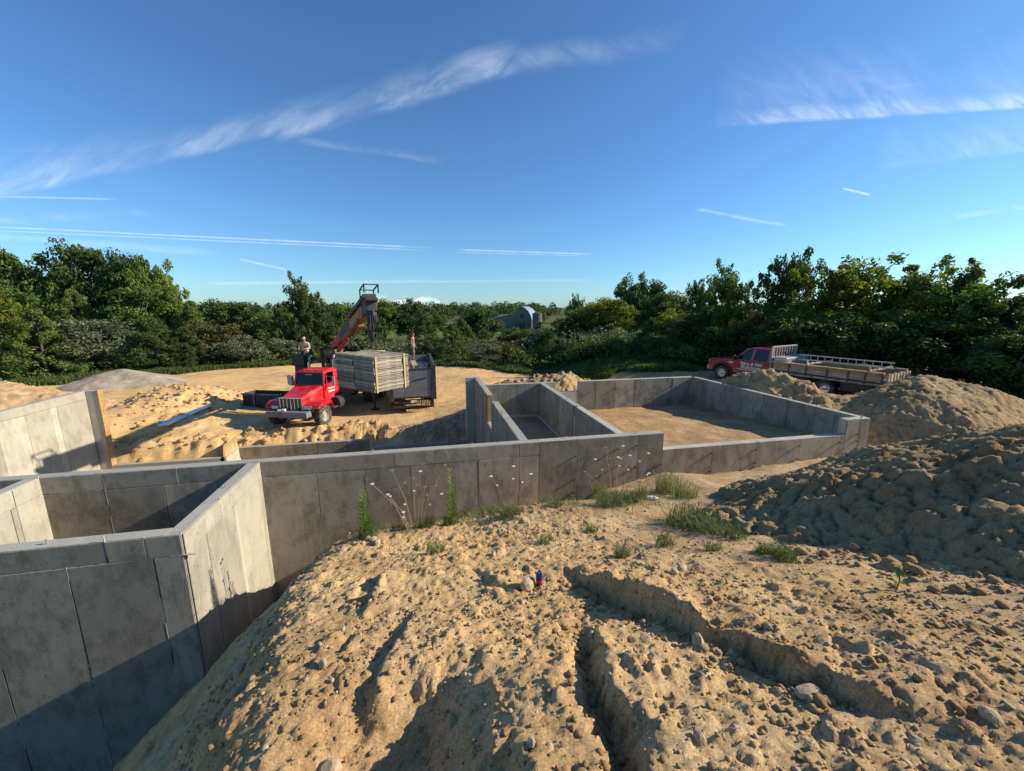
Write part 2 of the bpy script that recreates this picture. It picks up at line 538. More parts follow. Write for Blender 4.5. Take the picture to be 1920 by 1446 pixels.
def mat_glass(name, tint=(0.02, 0.025, 0.03)):
    m = bpy.data.materials.new(name); m.use_nodes = True
    w = NT(m.node_tree)
    out = w.new('ShaderNodeOutputMaterial')
    g = w.new('ShaderNodeBsdfGlossy'); t = w.new('ShaderNodeBsdfTransparent'); mx = w.new('ShaderNodeMixShader')
    g.inputs['Roughness'].default_value = 0.03
    g.inputs['Color'].default_value = (0.9, 0.95, 1, 1)
    t.inputs['Color'].default_value = (0.30, 0.33, 0.33, 1)
    fr = w.new('ShaderNodeFresnel'); fr.inputs[0].default_value = 1.38
    w.put(mx.inputs[0], fr.outputs[0])
    w.l.new(t.outputs[0], mx.inputs[1]); w.l.new(g.outputs[0], mx.inputs[2])
    w.l.new(mx.outputs[0], out.inputs[0])
    return m


M = {}
M['soil'] = mat_soil('soil_ground')
M['soil_pile'] = mat_soil('soil_pile_clay', False, (0.37, 0.265, 0.145), 1.0, 0.7)
M['soil_pile_sand'] = mat_soil('soil_pile_sand', False, (0.52, 0.365, 0.20), 1.4, 0.7)
M['gravel'] = mat_soil('gravel_grey', False, (0.37, 0.315, 0.235), 0.8, 0.5)
M['stone'] = mat_plain('field_stone', (0.42, 0.31, 0.19), 0.9, noise=0.35, nscale=3.0, bump=0.5, bscale=14)
M['stone_grey'] = mat_plain('grey_stone', (0.40, 0.30, 0.20), 0.85, noise=0.35, nscale=4.0, bump=0.4, bscale=18)
M['concrete'] = mat_concrete('formed_concrete', 0.6)
M['concrete_stained_shaded'] = mat_concrete('stained_shaded_concrete', 1.1, (0.285, 0.258, 0.198))  # mottled stains, plus a darker base that paints shade into the dim walls
M['concrete_core'] = mat_concrete('concrete_core', 0.35, (0.40, 0.375, 0.31), True)
M['wood_buck'] = mat_wood('lumber_buck', (0.50, 0.33, 0.15), (0.34, 0.20, 0.08))
M['wood_form'] = mat_wood('weathered_form_wood', (0.48, 0.42, 0.32), (0.20, 0.17, 0.125))
M['wood_pale'] = mat_wood('pale_lumber', (0.62, 0.52, 0.33), (0.45, 0.34, 0.19))
M['rust'] = mat_plain('rusty_steel', (0.16, 0.09, 0.06), 0.8, 0.3, noise=0.4, nscale=12)
M['dark_steel'] = mat_plain('dark_steel', (0.035, 0.036, 0.04), 0.6, 0.2, noise=0.4, nscale=5, dirt=(0.18, 0.13, 0.08), dirt_amt=0.5)
M['grey_steel'] = mat_plain('grey_painted_steel', (0.20, 0.20, 0.205), 0.6, 0.1, noise=0.3, nscale=3, dirt=(0.12, 0.09, 0.07), dirt_amt=0.7)
M['galv'] = mat_plain('galvanised_steel', (0.38, 0.385, 0.39), 0.5, 0.5, noise=0.2, nscale=8)
M['chrome'] = mat_plain('chrome', (0.62, 0.61, 0.60), 0.28, 1.0)
M['red'] = mat_plain('red_truck_paint', (0.60, 0.008, 0.018), 0.35, noise=0.12, nscale=3, dirt=(0.40, 0.16, 0.09), dirt_amt=0.45, coat=0.3)
M['red_dull'] = mat_plain('dull_red_paint', (0.28, 0.022, 0.02), 0.55, noise=0.3, nscale=5, dirt=(0.07, 0.04, 0.03), dirt_amt=0.6)
M['crimson'] = mat_plain('crimson_pickup_paint', (0.26, 0.006, 0.028), 0.28, noise=0.08, nscale=2, coat=0.6)
M['ochre'] = mat_plain('ochre_crane_paint', (0.30, 0.145, 0.04), 0.6, noise=0.3, nscale=5, dirt=(0.10, 0.06, 0.04), dirt_amt=0.7)
M['tyre'] = mat_plain('tyre_rubber', (0.045, 0.042, 0.038), 0.85, noise=0.3, nscale=9, dirt=(0.30, 0.22, 0.13), dirt_amt=0.9)
M['black'] = mat_plain('black_plastic', (0.012, 0.012, 0.013), 0.5)
M['rim'] = mat_plain('dusty_rim', (0.42, 0.37, 0.30), 0.6, 0.2, noise=0.3, nscale=9)
M['dull_white'] = mat_plain('dull_white_paint', (0.33, 0.32, 0.29), 0.6, noise=0.2, nscale=5)
M['white'] = mat_plain('white_paint', (0.80, 0.80, 0.78), 0.5, noise=0.06)
M['lens'] = mat_plain('lamp_lens', (0.55, 0.56, 0.56), 0.15, 0.3)
M['red_lens'] = mat_plain('red_lens', (0.35, 0.01, 0.01), 0.2)
M['glass'] = mat_glass('window_glass')
M['interior'] = mat_plain('dark_interior', (0.02, 0.02, 0.022), 0.8)
M['strap'] = mat_plain('yellow_strap', (0.50, 0.36, 0.14), 0.8, noise=0.2)
M['skin'] = mat_plain('skin', (0.33, 0.155, 0.09), 0.6)
M['shirt'] = mat_plain('tan_shirt', (0.48, 0.40, 0.27), 0.9, noise=0.15, nscale=20)
M['shorts'] = mat_plain('khaki_shorts', (0.26, 0.22, 0.18), 0.9, noise=0.15, nscale=20)
M['jeans'] = mat_plain('dark_trousers', (0.03, 0.035, 0.05), 0.9)
M['hair'] = mat_plain('dark_hair', (0.05, 0.025, 0.015), 0.8)
M['bark'] = mat_plain('bark', (0.10, 0.075, 0.055), 0.95, noise=0.4, nscale=8, bump=0.6, bscale=12)
M['straw'] = mat_plain('dry_stalk', (0.34, 0.25, 0.13), 0.9, noise=0.3, nscale=9)
M['petal'] = mat_plain('white_petal', (0.74, 0.74, 0.68), 0.8)
M['leaf_oak'] = mat_leaf('leaf_oak', (0.056, 0.100, 0.018), (0.190, 0.250, 0.050), 0.36)
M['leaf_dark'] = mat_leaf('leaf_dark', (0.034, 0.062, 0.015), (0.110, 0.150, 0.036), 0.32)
M['leaf_cedar'] = mat_leaf('leaf_cedar', (0.054, 0.088, 0.018), (0.180, 0.225, 0.050), 0.22)
M['leaf_gold'] = mat_leaf('leaf_yellow_green', (0.065, 0.100, 0.014), (0.200, 0.220, 0.032), 0.42, (0.30, 0.24, 0.03))
M['leaf_olive'] = mat_leaf('leaf_grey_green', (0.080, 0.098, 0.048), (0.210, 0.230, 0.125), 0.25)
M['leaf_brown'] = mat_leaf('leaf_olive_brown', (0.060, 0.055, 0.018), (0.150, 0.125, 0.040), 0.3)
M['grass'] = mat_leaf('grass_blades', (0.050, 0.085, 0.018), (0.150, 0.190, 0.050), 0.3, (0.30, 0.26, 0.10))
M['weed'] = mat_leaf('goldenrod_leaf', (0.090, 0.160, 0.020), (0.300, 0.380, 0.055), 0.35, (0.36, 0.36, 0.04))


# ------------------------------------------------------------------ terrain
def lerp(a, b, t): return a + (b - a) * t


def crest_x(y):
    return np.interp(y, [-4, 0, 1.3, 2, 3, 4.7, 6.2, 7.2, 8.3], [-0.9, -0.95, -1.02, -1.15, -1.3, -1.62, -1.5, -1.42, -1.75])


def scarp(x, y, g, y0, y1, h, L, dip, soft=0.05):
    """a small erosion step: a ragged lip of height h on the high (+x) side of the line x = g(y)"""
    d = x - g + 0.07 * fbm(x, y, 5.5, 4, 0.6, s=150) + 0.02 * fbm(x, y, 19.0, 2, s=151)
    win = sst(y0 - 0.35, y0 + 0.25, y) * (1 - sst(y1 - 0.25, y1 + 0.35, y))
    hv = h * np.clip(0.8 + 0.9 * fbm(x, y, 1.9, 3, s=152), 0.15, 1.5)
    sf = 0.75 * soft * np.clip(1.2 + 1.6 * fbm(x, y, 2.7, 3, s=153), 0.4, 2.6)
    up = sst(-sf, sf, d) * np.exp(-np.maximum(d, 0) / L)
    return win * (hv * up - dip * np.exp(-((d + 0.06) / 0.075) ** 2))


def on(mask, fn, x, y):
    """evaluate fn only where mask holds, zero elsewhere"""
    out = np.zeros(x.shape)
    if mask.any():
        out[mask] = fn(x[mask], y[mask])
    return out


def near_scarps(x, y):
    wob = 0.10 * fbm(x, y, 2.6, 3, s=12)
    z = scarp(x, y, np.interp(y, [1.2, 1.55, 2.13, 2.7, 3.35, 3.6], [2.25, 2.05, 1.80, 1.62, 1.42, 1.35]) + wob, 1.35, 3.35, 0.19, 0.9, 0.06)
    z = z + scarp(x, y, np.interp(y, [0.8, 1.25, 1.7, 2.2, 2.5], [0.78, 0.84, 0.95, 1.04, 1.10]) + wob * 0.6, 0.6, 2.25, 0.09, 0.35, 0.16)
    z = z + scarp(x, y, np.interp(y, [2.0, 2.6, 3.2], [-0.52, -0.30, -0.22]) + wob, 2.2, 3.0, 0.11, 0.4, 0.03)
    z = z + scarp(x, y, -0.62 + 0.1 * (y - 3.6) + wob, 3.5, 4.3, 0.12, 0.5, 0.04)
    z = z + scarp(x, y, 0.62 - 0.2 * (y - 3.4) + wob, 3.45, 3.9, 0.10, 0.5, 0.02)
    return z


def near_relief(x, y):
    flat = np.clip(sst(1.9, 3.0, x) * sst(2.4, 3.6, y) + sst(2.3, 3.2, x - 0.25 * y) * sst(0.9, 1.6, y), 0, 1) * (1 - sst(6.5, 8.0, x))
    n = 0.055 * fbm(x, y, 1.2, 3, s=30) + (0.026 * fbm(x, y, 4.0, 4, 0.66, s=31) + 0.024 * (ridged(x, y, 3.1, 5, 0.66, s=32) - 0.5)) * (1 - 0.55 * flat)
    n = n + 0.016 * fbm(x, y, 19.0, 3, 0.75, s=35) * (1 - 0.4 * flat)
    f1, f2, cid = worley(x + 0.06 * fbm(x, y, 5, 2, s=40), y + 0.06 * fbm(x, y, 5, 2, s=41), 4.2, s=42)
    clod = np.sqrt(np.maximum(0, 1 - (f1 / (0.20 + 0.20 * cid)) ** 2)) * (cid > 0.86) * (0.01 + 0.040 * cid)
    clod = clod * np.clip(0.7 + 1.2 * fbm(x, y, 11.0, 3, 0.65, s=48), 0.2, 1.6)
    g1, g2, gid = worley(x, y, 11.0, s=43)
    peb = np.sqrt(np.clip((g2 - g1) * 1.8, 0, 1)) * (gid > 0.66) * 0.022 * gid
    i1, i2, iid = worley(x, y, 25.0, s=47)
    peb = peb + 0.011 * np.sqrt(np.maximum(0, 1 - (i1 / 0.42) ** 2)) * (iid > 0.40) * iid
    # faint water-worn streaks on the hard flat
    st = 0.020 * fbm(x * 3.0 + y * 1.8, y * 0.5 - x * 0.3, 1.6, 3, 0.6, s=49) * flat
    return n + (clod + peb) * (1 - 0.72 * flat) + st


def ground_h(x, y, detail=True):
    x = np.asarray(x, float); y = np.asarray(y, float)
    wx = x + 0.25 * fbm(x, y, 0.5, 3, s=1); wy = y + 0.25 * fbm(x, y, 0.5, 3, s=2)
    # broad levels -----------------------------------------------------
    right = sst(-0.2, 4.2, wx) * (1 - 0.85 * sst(16.5, 23.5, wy) * (1 - sst(9, 15, wx)))
    yard = lerp(-2.45 - 0.014 * np.clip(y - 20, 0, 40), -1.08, right)
    yard = lerp(yard, -1.0, sst(12, 18, x) * (1 - sst(26, 34, y)))
    yard = yard + 0.10 * fbm(x, y, 0.16, 3, s=4)
    yard = lerp(yard, -1.3, (1 - sst(-15.5, -12.4, x)) * (1 - sst(17, 24, y)))
    # valley beyond the yard, then far fields
    fall = sst(46, 92, y + 0.08 * np.abs(x))
    far = -6.4 + 1.4 * fbm(x, y, 0.006, 3, s=5) + 3.2 * sst(190, 420, y) + 6.0 * sst(420, 1500, y)
    z = lerp(yard, far, fall)
    sidef = sst(45, 110, np.abs(x))
    z = lerp(z, -3.0 + 1.0 * fbm(x, y, 0.01, 2, s=6), sidef * (1 - fall))
    # foreground mound ---------------------------------------------------
    yf = np.clip(y, -1.2, 40)
    zc = np.interp(x, [-3.3, -1.95, 0.8, 2.3, 2.6, 3.6, 3.9, 5.65, 7, 9.5, 11.6, 14], [-2.6, -1.9, -1.60, -1.55, -1.68, -1.62, -1.34, -1.02, -1.2, -1.12, -1.0, -1.0])
    zf = 1.4 - 0.325 * yf + (zc + 1.30) * sst(6.3, 8.3, yf)
    zf = zf + 0.16 * sst(4.5, 6.0, y) * (1 - sst(7.2, 8.2, y)) * sst(0.5, 1.8, x) * (1 - sst(3.2, 5.0, x))
    zf = lerp(zf, -1.0 + 0.05 * fbm(x, y, 0.4, 2, s=8), sst(7.5, 13.5, x))
    back = 1 - sst(-9, -2.0, y)
    zf = lerp(zf, -0.6, back)
    # shaded hollow in the near slope
    hol = sst(0.42, -0.22, x + 0.10 * fbm(x, y, 2.2, 3, s=9)) * (1 - sst(1.85, 2.45, y + 0.25 * x)) if False else (1 - sst(-0.22, 0.42, x + 0.12 * fbm(x, y, 2.2, 3, s=9))) * (1 - sst(1.9, 2.5, y - 0.1 * x))
    zf = zf - 0.42 * hol * (1 - 0.45 * (1 - sst(-1.0, -0.45, x)))
    if detail:
        zf = zf + on((y > 0) & (y < 4.8) & (x > -2) & (x < 5), near_scarps, x, y)
    # left face of the mound falling into the excavation
    xc = crest_x(y) + 0.16 * fbm(x, y, 1.3, 4, s=14)
    dl = xc - x
    drop = np.where(dl > 0, 1.02 * dl + 0.10 * np.minimum(dl, 0.4), 0)
    drop = np.where(np.abs(dl) < 0.25, 0.25 * 0.5 * ((dl + 0.25) / 0.5) ** 2 * 2.2, drop)
    zfl = np.maximum(zf - drop, -3.7 + 0.06 * fbm(x, y, 1.5, 3, s=15))
    inpit = x < -7
    zfl = np.where(inpit, -3.7, zfl)
    # assemble: foreground in front of the long wall, yard behind it
    wfront = 1 - sst(8.38, 8.52, y)
    z = lerp(z, zfl, np.where(x < 11.85, wfront, 1 - sst(7.5, 13, y)))
    # inside the foundation ------------------------------------------------
    def inside(x0, x1, y0, y1, s=0.07):
        return sst(x0 - s, x0 + s, x) * (1 - sst(x1 - s, x1 + s, x)) * sst(y0 - s, y0 + s, y) * (1 - sst(y1 - s, y1 + s, y))
    low = -3.75 + 0.03 * fbm(x, y, 1.0, 3, s=16)
    z = lerp(z, low, inside(-12.4, 2.1, 8.45, 17.36))
    z = lerp(z, low, inside(-8.1, -2.6, 17.2, 18.5))
    z = lerp(z, low, inside(-7.0, -3.43, 5.83, 8.6))
    # trench along the low rear wall, with a broken bank behind it
    jog = (x > -8.26) & (x < -2.39)
    yw = np.where(jog, 18.62, 17.46)
    bank = y - yw - 0.18 - 0.20 * (fbm(x, y, 1.1, 3, s=18) + 1) - 0.35 * (x < -8.2) * sst(-12, -9, x)
    djog = np.hypot(np.maximum(np.maximum(-8.26 - x, x + 2.39), 0), np.maximum(y - 18.61, 0))
    wd_ = np.where(jog, y - yw, np.minimum(y - yw, djog))
    rear = (y > yw - 0.1) & (x > -12.2) & (x < 1.62)
    slp = -3.02 + (0.95 + 0.7 * fbm(x, y, 0.7, 3, s=19)) * wd_ + 0.10 * fbm(x, y, 2.2, 4, s=17)
    tr = np.where(rear & (slp < z), 1.0, 0.0)
    z = np.where(rear, np.minimum(z, slp), z)
    z = lerp(z, -1.34 + 0.03 * fbm(x, y, 2.0, 4, s=20), inside(2.1, 4.52, 8.45, 15.42))
    zg = -0.80 - 0.07 * (y - 8.6) + 0.07 * fbm(x, y, 0.8, 4, s=21) + 0.14 * np.exp(-((x - 7.2) ** 2 + (y - 12.8) ** 2) / 3.0)
    if detail:
        zg = zg + on((y > 8.3) & (y < 15.6) & (x > 4) & (x < 12), lambda a, b: 0.025 * ridged(a * 0.6, b * 1.6, 3.0, 4, 0.65, s=22) + 0.02 * fbm(a, b, 6.0, 3, 0.6, s=23), x, y)
    z = lerp(z, zg, inside(4.52, np.interp(y, [8.4, 15.4], [11.83, 11.5]), 8.45, 15.42))
    # cut beside the garage pier
    cut = np.exp(-(((x - 12.7) / 0.5) ** 2)) * sst(7.6, 8.4, y) * (1 - sst(12, 15, y))
    z = z - 0.5 * cut
    # rutted heap of spoil between the yard and the left wall
    hp = np.exp(-(((x + 13.6) / 2.6) ** 2 + ((y - 25.0) / 3.4) ** 2))
    z = z + 1.15 * hp
    hp2 = np.exp(-(((x + 11.2) / 1.6) ** 2 + ((y - 20.6) / 1.4) ** 2))
    z = z + 0.25 * hp2
    hp3 = np.exp(-(((x - 5.2) / 2.6) ** 2 + ((y - 17.4) / 0.8) ** 2))
    z = z + 0.50 * hp3
    if detail:
        pit = np.maximum(inside(-12.5, 2.1, 8.4, 17.3, 0.1), inside(2.0, 11.9, 8.4, 15.5, 0.1))
        fg = wfront * (x < 12) * (y > -3)
        z = z + fg * on((y < 8.6) & (y > -3) & (x > -8) & (x < 12.1), near_relief, x, y) * np.where(dl > 0.3, 0.75, 1.0)
        # slumping runnels on the shaded left face
        z = z + fg * sst(0.15, 0.6, dl) * (x > -7) * on((x < 0) & (x > -7) & (y < 8.6), lambda a, b: 0.05 * fbm(a * 1.0, b * 3.2, 1.8, 4, s=33) + 0.03 * fbm(a, b, 6.0, 3, 0.65, s=37), x, y)
        # the far yard: tracks, clods
        yd = sst(17.6, 18.6, y) * (1 - fall) * (1 - pit)
        z = z + yd * on((y > 17) & (y < 60), lambda a, b: 0.05 * fbm(a * 0.35, b * 2.0 + 0.3 * a, 0.9, 4, 0.6, s=34) + 0.03 * fbm(a, b, 1.6, 4, 0.6, s=36), x, y)
        lump = np.clip(hp * 1.3 + hp2 + hp3 + tr + 0.9 * ((x > -12.3) & (x < 1.8) & (y > 17.4) & (bank > 0) & (bank < 0.9)), 0, 1)
        def lumps(a, b):
            k1, k2, kid = worley(a, b, 2.3, s=44)
            return 0.24 * fbm(a, b, 1.2, 5, 0.62, s=45) + np.sqrt(np.maximum(0, 1 - (k1 / 0.46) ** 2)) * (kid > 0.45) * 0.20 * kid
        z = z + lump * on((lump > 0.01) & (y > 15), lumps, x, y)
        def lumps2(a, b):
            k1, k2, kid = worley(a, b, 2.3, s=44)
            return 0.10 * fbm(a, b, 0.9, 4, 0.55, s=46) + np.sqrt(np.maximum(0, 1 - (k1 / 0.45) ** 2)) * (kid > 0.6) * 0.14
        z = z + (y > 6) * (1 - sst(20, 24, y)) * on((x > 11.9) & (y > 6) & (y < 24), lumps2, x, y)
    return z


def soil_colour(x, y, z):
    tan = np.array([0.53, 0.382, 0.215]); pink = np.array([0.47, 0.33, 0.195]); dark = np.array([0.28, 0.195, 0.115])
    ochre = np.array([0.62, 0.415, 0.195]); greyg = np.array([0.34, 0.30, 0.245]); grass = np.array([0.085, 0.095, 0.038])
    n = lambda f, s, o=4: 0.5 + 0.5 * np.clip(1.6 * fbm(x, y, f, o, s=s), -1, 1)
    c = tan[None] + (ochre - tan)[None] * (n(0.5, 60))[:, None]
    fgm = (y < 8.4)
    c = np.where(fgm[:, None], c + (pink - c) * (sst(1.0, 3.0, x) * n(0.7, 61))[:, None] * 0.8, c)
    rp = sst(2.6, 5.5, x) * fgm
    c = c + (np.array([0.40, 0.315, 0.20])[None] - c) * (rp * 0.6)[:, None]
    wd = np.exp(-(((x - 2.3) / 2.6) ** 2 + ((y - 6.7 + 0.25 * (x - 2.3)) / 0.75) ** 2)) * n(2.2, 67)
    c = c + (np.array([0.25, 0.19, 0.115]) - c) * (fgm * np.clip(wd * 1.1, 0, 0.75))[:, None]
    # soil gets darker with depth in the excavation
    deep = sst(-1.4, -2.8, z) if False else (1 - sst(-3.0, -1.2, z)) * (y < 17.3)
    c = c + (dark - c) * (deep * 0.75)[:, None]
    yard = (y > 17.4)
    c = np.where(yard[:, None], ochre[None] * (0.92 + 0.25 * n(0.2, 62))[:, None], c)
    gar = (x > 4.5) & (x < 11.8) & (y > 8.5) & (y < 15.4)
    c = np.where(gar[:, None], np.array([0.42, 0.28, 0.145])[None] * (0.85 + 0.3 * n(1.5, 63))[:, None], c)
    room = (x > 2.1) & (x < 4.5) & (y > 8.5) & (y < 15.4)
    c = np.where(room[:, None], np.array([0.27, 0.22, 0.165])[None], c)
    gv = np.exp(-(((x - 0.6) / 1.5) ** 2 + ((y - 18.3) / 0.9) ** 2))
    c = c + (greyg - c) * np.clip(gv * 1.2, 0, 0.85)[:, None]
    rt = sst(11.5, 14, x) * (y > 5)
    c = c + (np.array([0.30, 0.205, 0.115]) - c) * rt[:, None] * 0.8
    # vegetation beyond the yard
    edge = np.interp(x, [-60, -34, -26, -18, -8, 0, 6, 10, 14, 18, 30], [26, 30, 37, 43, 47, 41, 34.5, 27, 24, 21, 19])
    g = sst(-0.8, 1.2, y - edge + 2.0 * fbm(x, y, 0.35, 4, s=65))
    gc = grass[None] * (0.75 + 0.7 * n(0.12, 66))[:, None]
    field = sst(115, 135, y) * (1 - sst(170, 190, y))
    gc = gc + (np.array([0.10, 0.17, 0.035]) - gc) * (field)[:, None]
    c = c + (gc - c) * g[:, None]
    return c


def build_ground():
    def axis(fine0, fine1, step, grow, lim0, lim1, g2):
        pos = [fine1]; s = step
        while pos[-1] < lim1:
            s = max(step, s * (grow if pos[-1] < 60 else g2)); pos.append(pos[-1] + s)
        neg = [fine0]; s = step
        while neg[-1] > lim0:
            s = s * (grow if neg[-1] > -20 else g2); neg.append(neg[-1] - s)
        mid = list(np.arange(fine0, fine1, step))[1:]
        return np.array(sorted(set(neg + mid + pos)))
    xs = axis(-2.0, 3.0, 0.018, 1.012, -900, 900, 1.15)
    ys = [0.3]; s = 0.013
    while ys[-1] < 2600:
        y = ys[-1]
        s = max(0.013, 0.0085 * y) if y < 60 else s * 1.10
        ys.append(y + s)
    neg = [0.3 - 0.03]; s = 0.03
    while neg[-1] > -120:
        s *= 1.12; neg.append(neg[-1] - s)
    ys = np.array(neg[::-1] + ys)
    nx, ny = len(xs), len(ys)
    X, Y = np.meshgrid(xs, ys)
    x = X.ravel(); y = Y.ravel()
    z = np.empty_like(x)
    for i in range(0, len(x), 200000):
        z[i:i + 200000] = ground_h(x[i:i + 200000], y[i:i + 200000])
    idx = np.arange(nx * ny).reshape(ny, nx)
    F = np.stack([idx[:-1, :-1].ravel(), idx[:-1, 1:].ravel(), idx[1:, 1:].ravel(), idx[1:, :-1].ravel()], 1)
    nr = (y < 8.2) & (y > 0.2) & (x > -3.2) & (x < 6)
    dx = on(nr, lambda a, b: 0.0, x, y); dy = dx.copy()
    yn, xn, zn = y[nr], x[nr], z[nr]
    dx[nr] = 0.030 * fbm(yn, zn * 1.3 + 0.3 * xn, 6.0, 4, 0.65, s=120) + 0.007 * fbm(yn, zn, 40.0, 2, s=121)
    dy[nr] = 0.022 * fbm(xn, zn * 1.3, 7.0, 3, 0.65, s=122)
    fade = (1 - sst(7.6, 8.1, y)) * sst(-3.1, -2.6, x) * (1 - sst(5.2, 5.9, x))
    me = mesh_np('ground', np.stack([x + dx * fade, y + dy * fade, z], 1), F, M['soil'], True)
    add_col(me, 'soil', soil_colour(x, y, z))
    o = link('ground', me)
    tag(o, kind='structure')
    print('ground verts', nx, ny, nx * ny)
    return o


GROUND = build_ground()


def gz(x, y):
    return float(ground_h(np.array([x]), np.array([y]))[0])

# ------------------------------------------------------------------ the foundation
FND = empty('house_foundation', (0, 8.34, -3.75))
tag(FND, 'grey poured concrete foundation walls of house and garage without a floor or roof', 'foundation')
FND_INV = Matrix.Translation((0, -8.34, 3.75))
_panel_mesh = {}


def panel_mesh(w, h, mat):
    key = (round(w, 2), round(h, 2), mat)
    if key not in _panel_mesh:
        w2, h2, t, c = key[0] / 2, key[1] / 2, 0.012, 0.004
        b = MB()
        r0 = [(-w2, 0, -h2), (w2, 0, -h2), (w2, 0, h2), (-w2, 0, h2)]
        r1 = [(-w2, -t + c, -h2), (w2, -t + c, -h2), (w2, -t + c, h2), (-w2, -t + c, h2)]
        r2 = [(-w2 + c, -t, -h2 + c), (w2 - c, -t, -h2 + c), (w2 - c, -t, h2 - c), (-w2 + c, -t, h2 - c)]
        b.loft([r0, r1, r2])
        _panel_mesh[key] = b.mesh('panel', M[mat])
    return _panel_mesh[key]


_tie_mesh = MB().box((0, -0.034, 0), (0.022, 0.068, 0.030)).mesh('tie', M['rust'])


def wall(p0, p1, z0, z1, T=0.21, seams=None, rows=None, ties=None, top_seams=None, skip=(), name='wall', ridge=0.5, seed=0, mat='concrete_stained_shaded'):
    """a straight wall; p0->p1 is its front face line, the front looks to the right of that direction"""
    rd = random.Random(seed + int(p0[0] * 100) + int(p0[1] * 10))
    p0, p1 = Vector((*p0, 0)), Vector((*p1, 0))
    L = (p1 - p0).length; d = (p1 - p0) / L; n = Vector((d.y, -d.x, 0))
    ang = math.atan2(d.y, d.x)
    e = 0.012 if seams else 0.0
    b = MB()
    a0 = p0 - n * e; a1 = p1 - n * e; c1 = p1 - n * T; c0 = p0 - n * T
    org = p0
    loc = lambda q, z: Matrix.Rotation(-ang, 3, 'Z') @ (q - org) + Vector((0, 0, z))
    b.hexa([loc(q, z0) for q in (a0, a1, c1, c0)], [loc(q, z1) for q in (a0, a1, c1, c0)])
    o = b.build(name, M['concrete_core'], FND, bevel=0.006)
    o.location = FND_INV @ org
    o.rotation_euler = (0, 0, ang)
    if not seams:
        return o
    rows = rows or [z0, z1]
    g = 0.010
    fins = MB()
    def cols(row_i):
        return top_seams if (top_seams and row_i == len(rows) - 2) else seams
    for ri in range(len(rows) - 1):
        zb, zt = rows[ri] + (g / 2 if ri else 0), rows[ri + 1] - (g / 2 if ri < len(rows) - 2 else 0.004)
        cs = cols(ri)
        for k in range(len(cs) - 1):
            s0, s1 = cs[k], cs[k + 1]
            if s1 - s0 < 0.06 or any(abs((s0 + s1) / 2 - sk) < 0.13 for sk in skip):
                continue
            w = s1 - s0 - g; h = zt - zb
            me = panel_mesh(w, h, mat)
            q = link('panel', me, o)
            q.location = ((s0 + s1) / 2, -0.012 - rd.random() * 0.004 + 0.012, (zb + zt) / 2)
            q.rotation_euler = (R(rd.uniform(-0.12, 0.12)), 0, R(rd.uniform(-0.25, 0.25)))
        for s in cs[1:-1]:
            z = zb
            while z < zt:
                ln = rd.uniform(0.04, 0.5)
                if rd.random() < ridge:
                    fins.box((s + rd.uniform(-0.002, 0.002), -0.004, z + ln / 2), (rd.uniform(0.005, 0.011), rd.uniform(0.014, 0.027), min(ln, zt - z)))
                z += ln + rd.uniform(0.0, 0.1)
        if ri:
            s = cs[0]
            while s < cs[-1]:
                ln = rd.uniform(0.08, 0.7)
                if rd.random() < ridge * 1.1:
                    fins.box((min(s + ln / 2, cs[-1] - 0.01), -0.003, rows[ri] + rd.uniform(-0.002, 0.002)), (min(ln, cs[-1] - s), rd.uniform(0.014, 0.026), rd.uniform(0.006, 0.011)))
                s += ln + rd.uniform(0.0, 0.1)
    if fins.v:
        fins.build('seam_ridge', M['concrete'], o)['kind'] = 'stuff'
    for (s, z) in (ties or []):
        q = link('tie', _tie_mesh, o)
        q.location = (s, -0.006, z)
        q.scale = (1, rd.uniform(0.75, 1.25), 1)
    return o


def reg(a, b, step=0.93):
    k = max(1, round((b - a) / step))
    return [a + (b - a) * i / k for i in range(k + 1)]


ZB = -3.75
X0 = -12.5
sx = lambda xs: [x - X0 for x in xs]
# long front wall of the house
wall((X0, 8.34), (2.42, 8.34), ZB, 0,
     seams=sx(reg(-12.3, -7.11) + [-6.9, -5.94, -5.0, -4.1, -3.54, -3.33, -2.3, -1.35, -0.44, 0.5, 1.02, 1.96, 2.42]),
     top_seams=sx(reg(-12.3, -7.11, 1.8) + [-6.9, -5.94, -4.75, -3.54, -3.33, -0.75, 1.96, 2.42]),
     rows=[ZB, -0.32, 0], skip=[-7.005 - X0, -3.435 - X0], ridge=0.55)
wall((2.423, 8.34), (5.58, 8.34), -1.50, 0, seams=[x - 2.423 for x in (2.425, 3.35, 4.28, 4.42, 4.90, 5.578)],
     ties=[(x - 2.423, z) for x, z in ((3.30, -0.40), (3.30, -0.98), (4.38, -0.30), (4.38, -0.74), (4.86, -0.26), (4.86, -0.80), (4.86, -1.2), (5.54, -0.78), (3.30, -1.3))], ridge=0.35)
# bump-out on the left
wall((-3.33, 5.73), (-3.33, 8.338), ZB, 0, seams=[0.002, 0.52, 1.40, 1.52, 2.44, 2.605], rows=[ZB, -0.31, 0], top_seams=[0.002, 1.0, 2.605], ridge=0.4, mat='concrete')
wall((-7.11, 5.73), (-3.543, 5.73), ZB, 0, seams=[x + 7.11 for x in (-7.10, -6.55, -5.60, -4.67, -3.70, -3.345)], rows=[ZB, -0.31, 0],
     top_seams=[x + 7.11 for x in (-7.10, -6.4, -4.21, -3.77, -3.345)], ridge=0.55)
wall((-6.9, 5.943), (-6.9, 8.338), ZB, 0, seams=[0.01, 0.9, 1.8, 1.9, 2.39], rows=[ZB, -0.31, 0], top_seams=[0.01, 1.9, 2.39], ridge=0.35, mat='concrete')
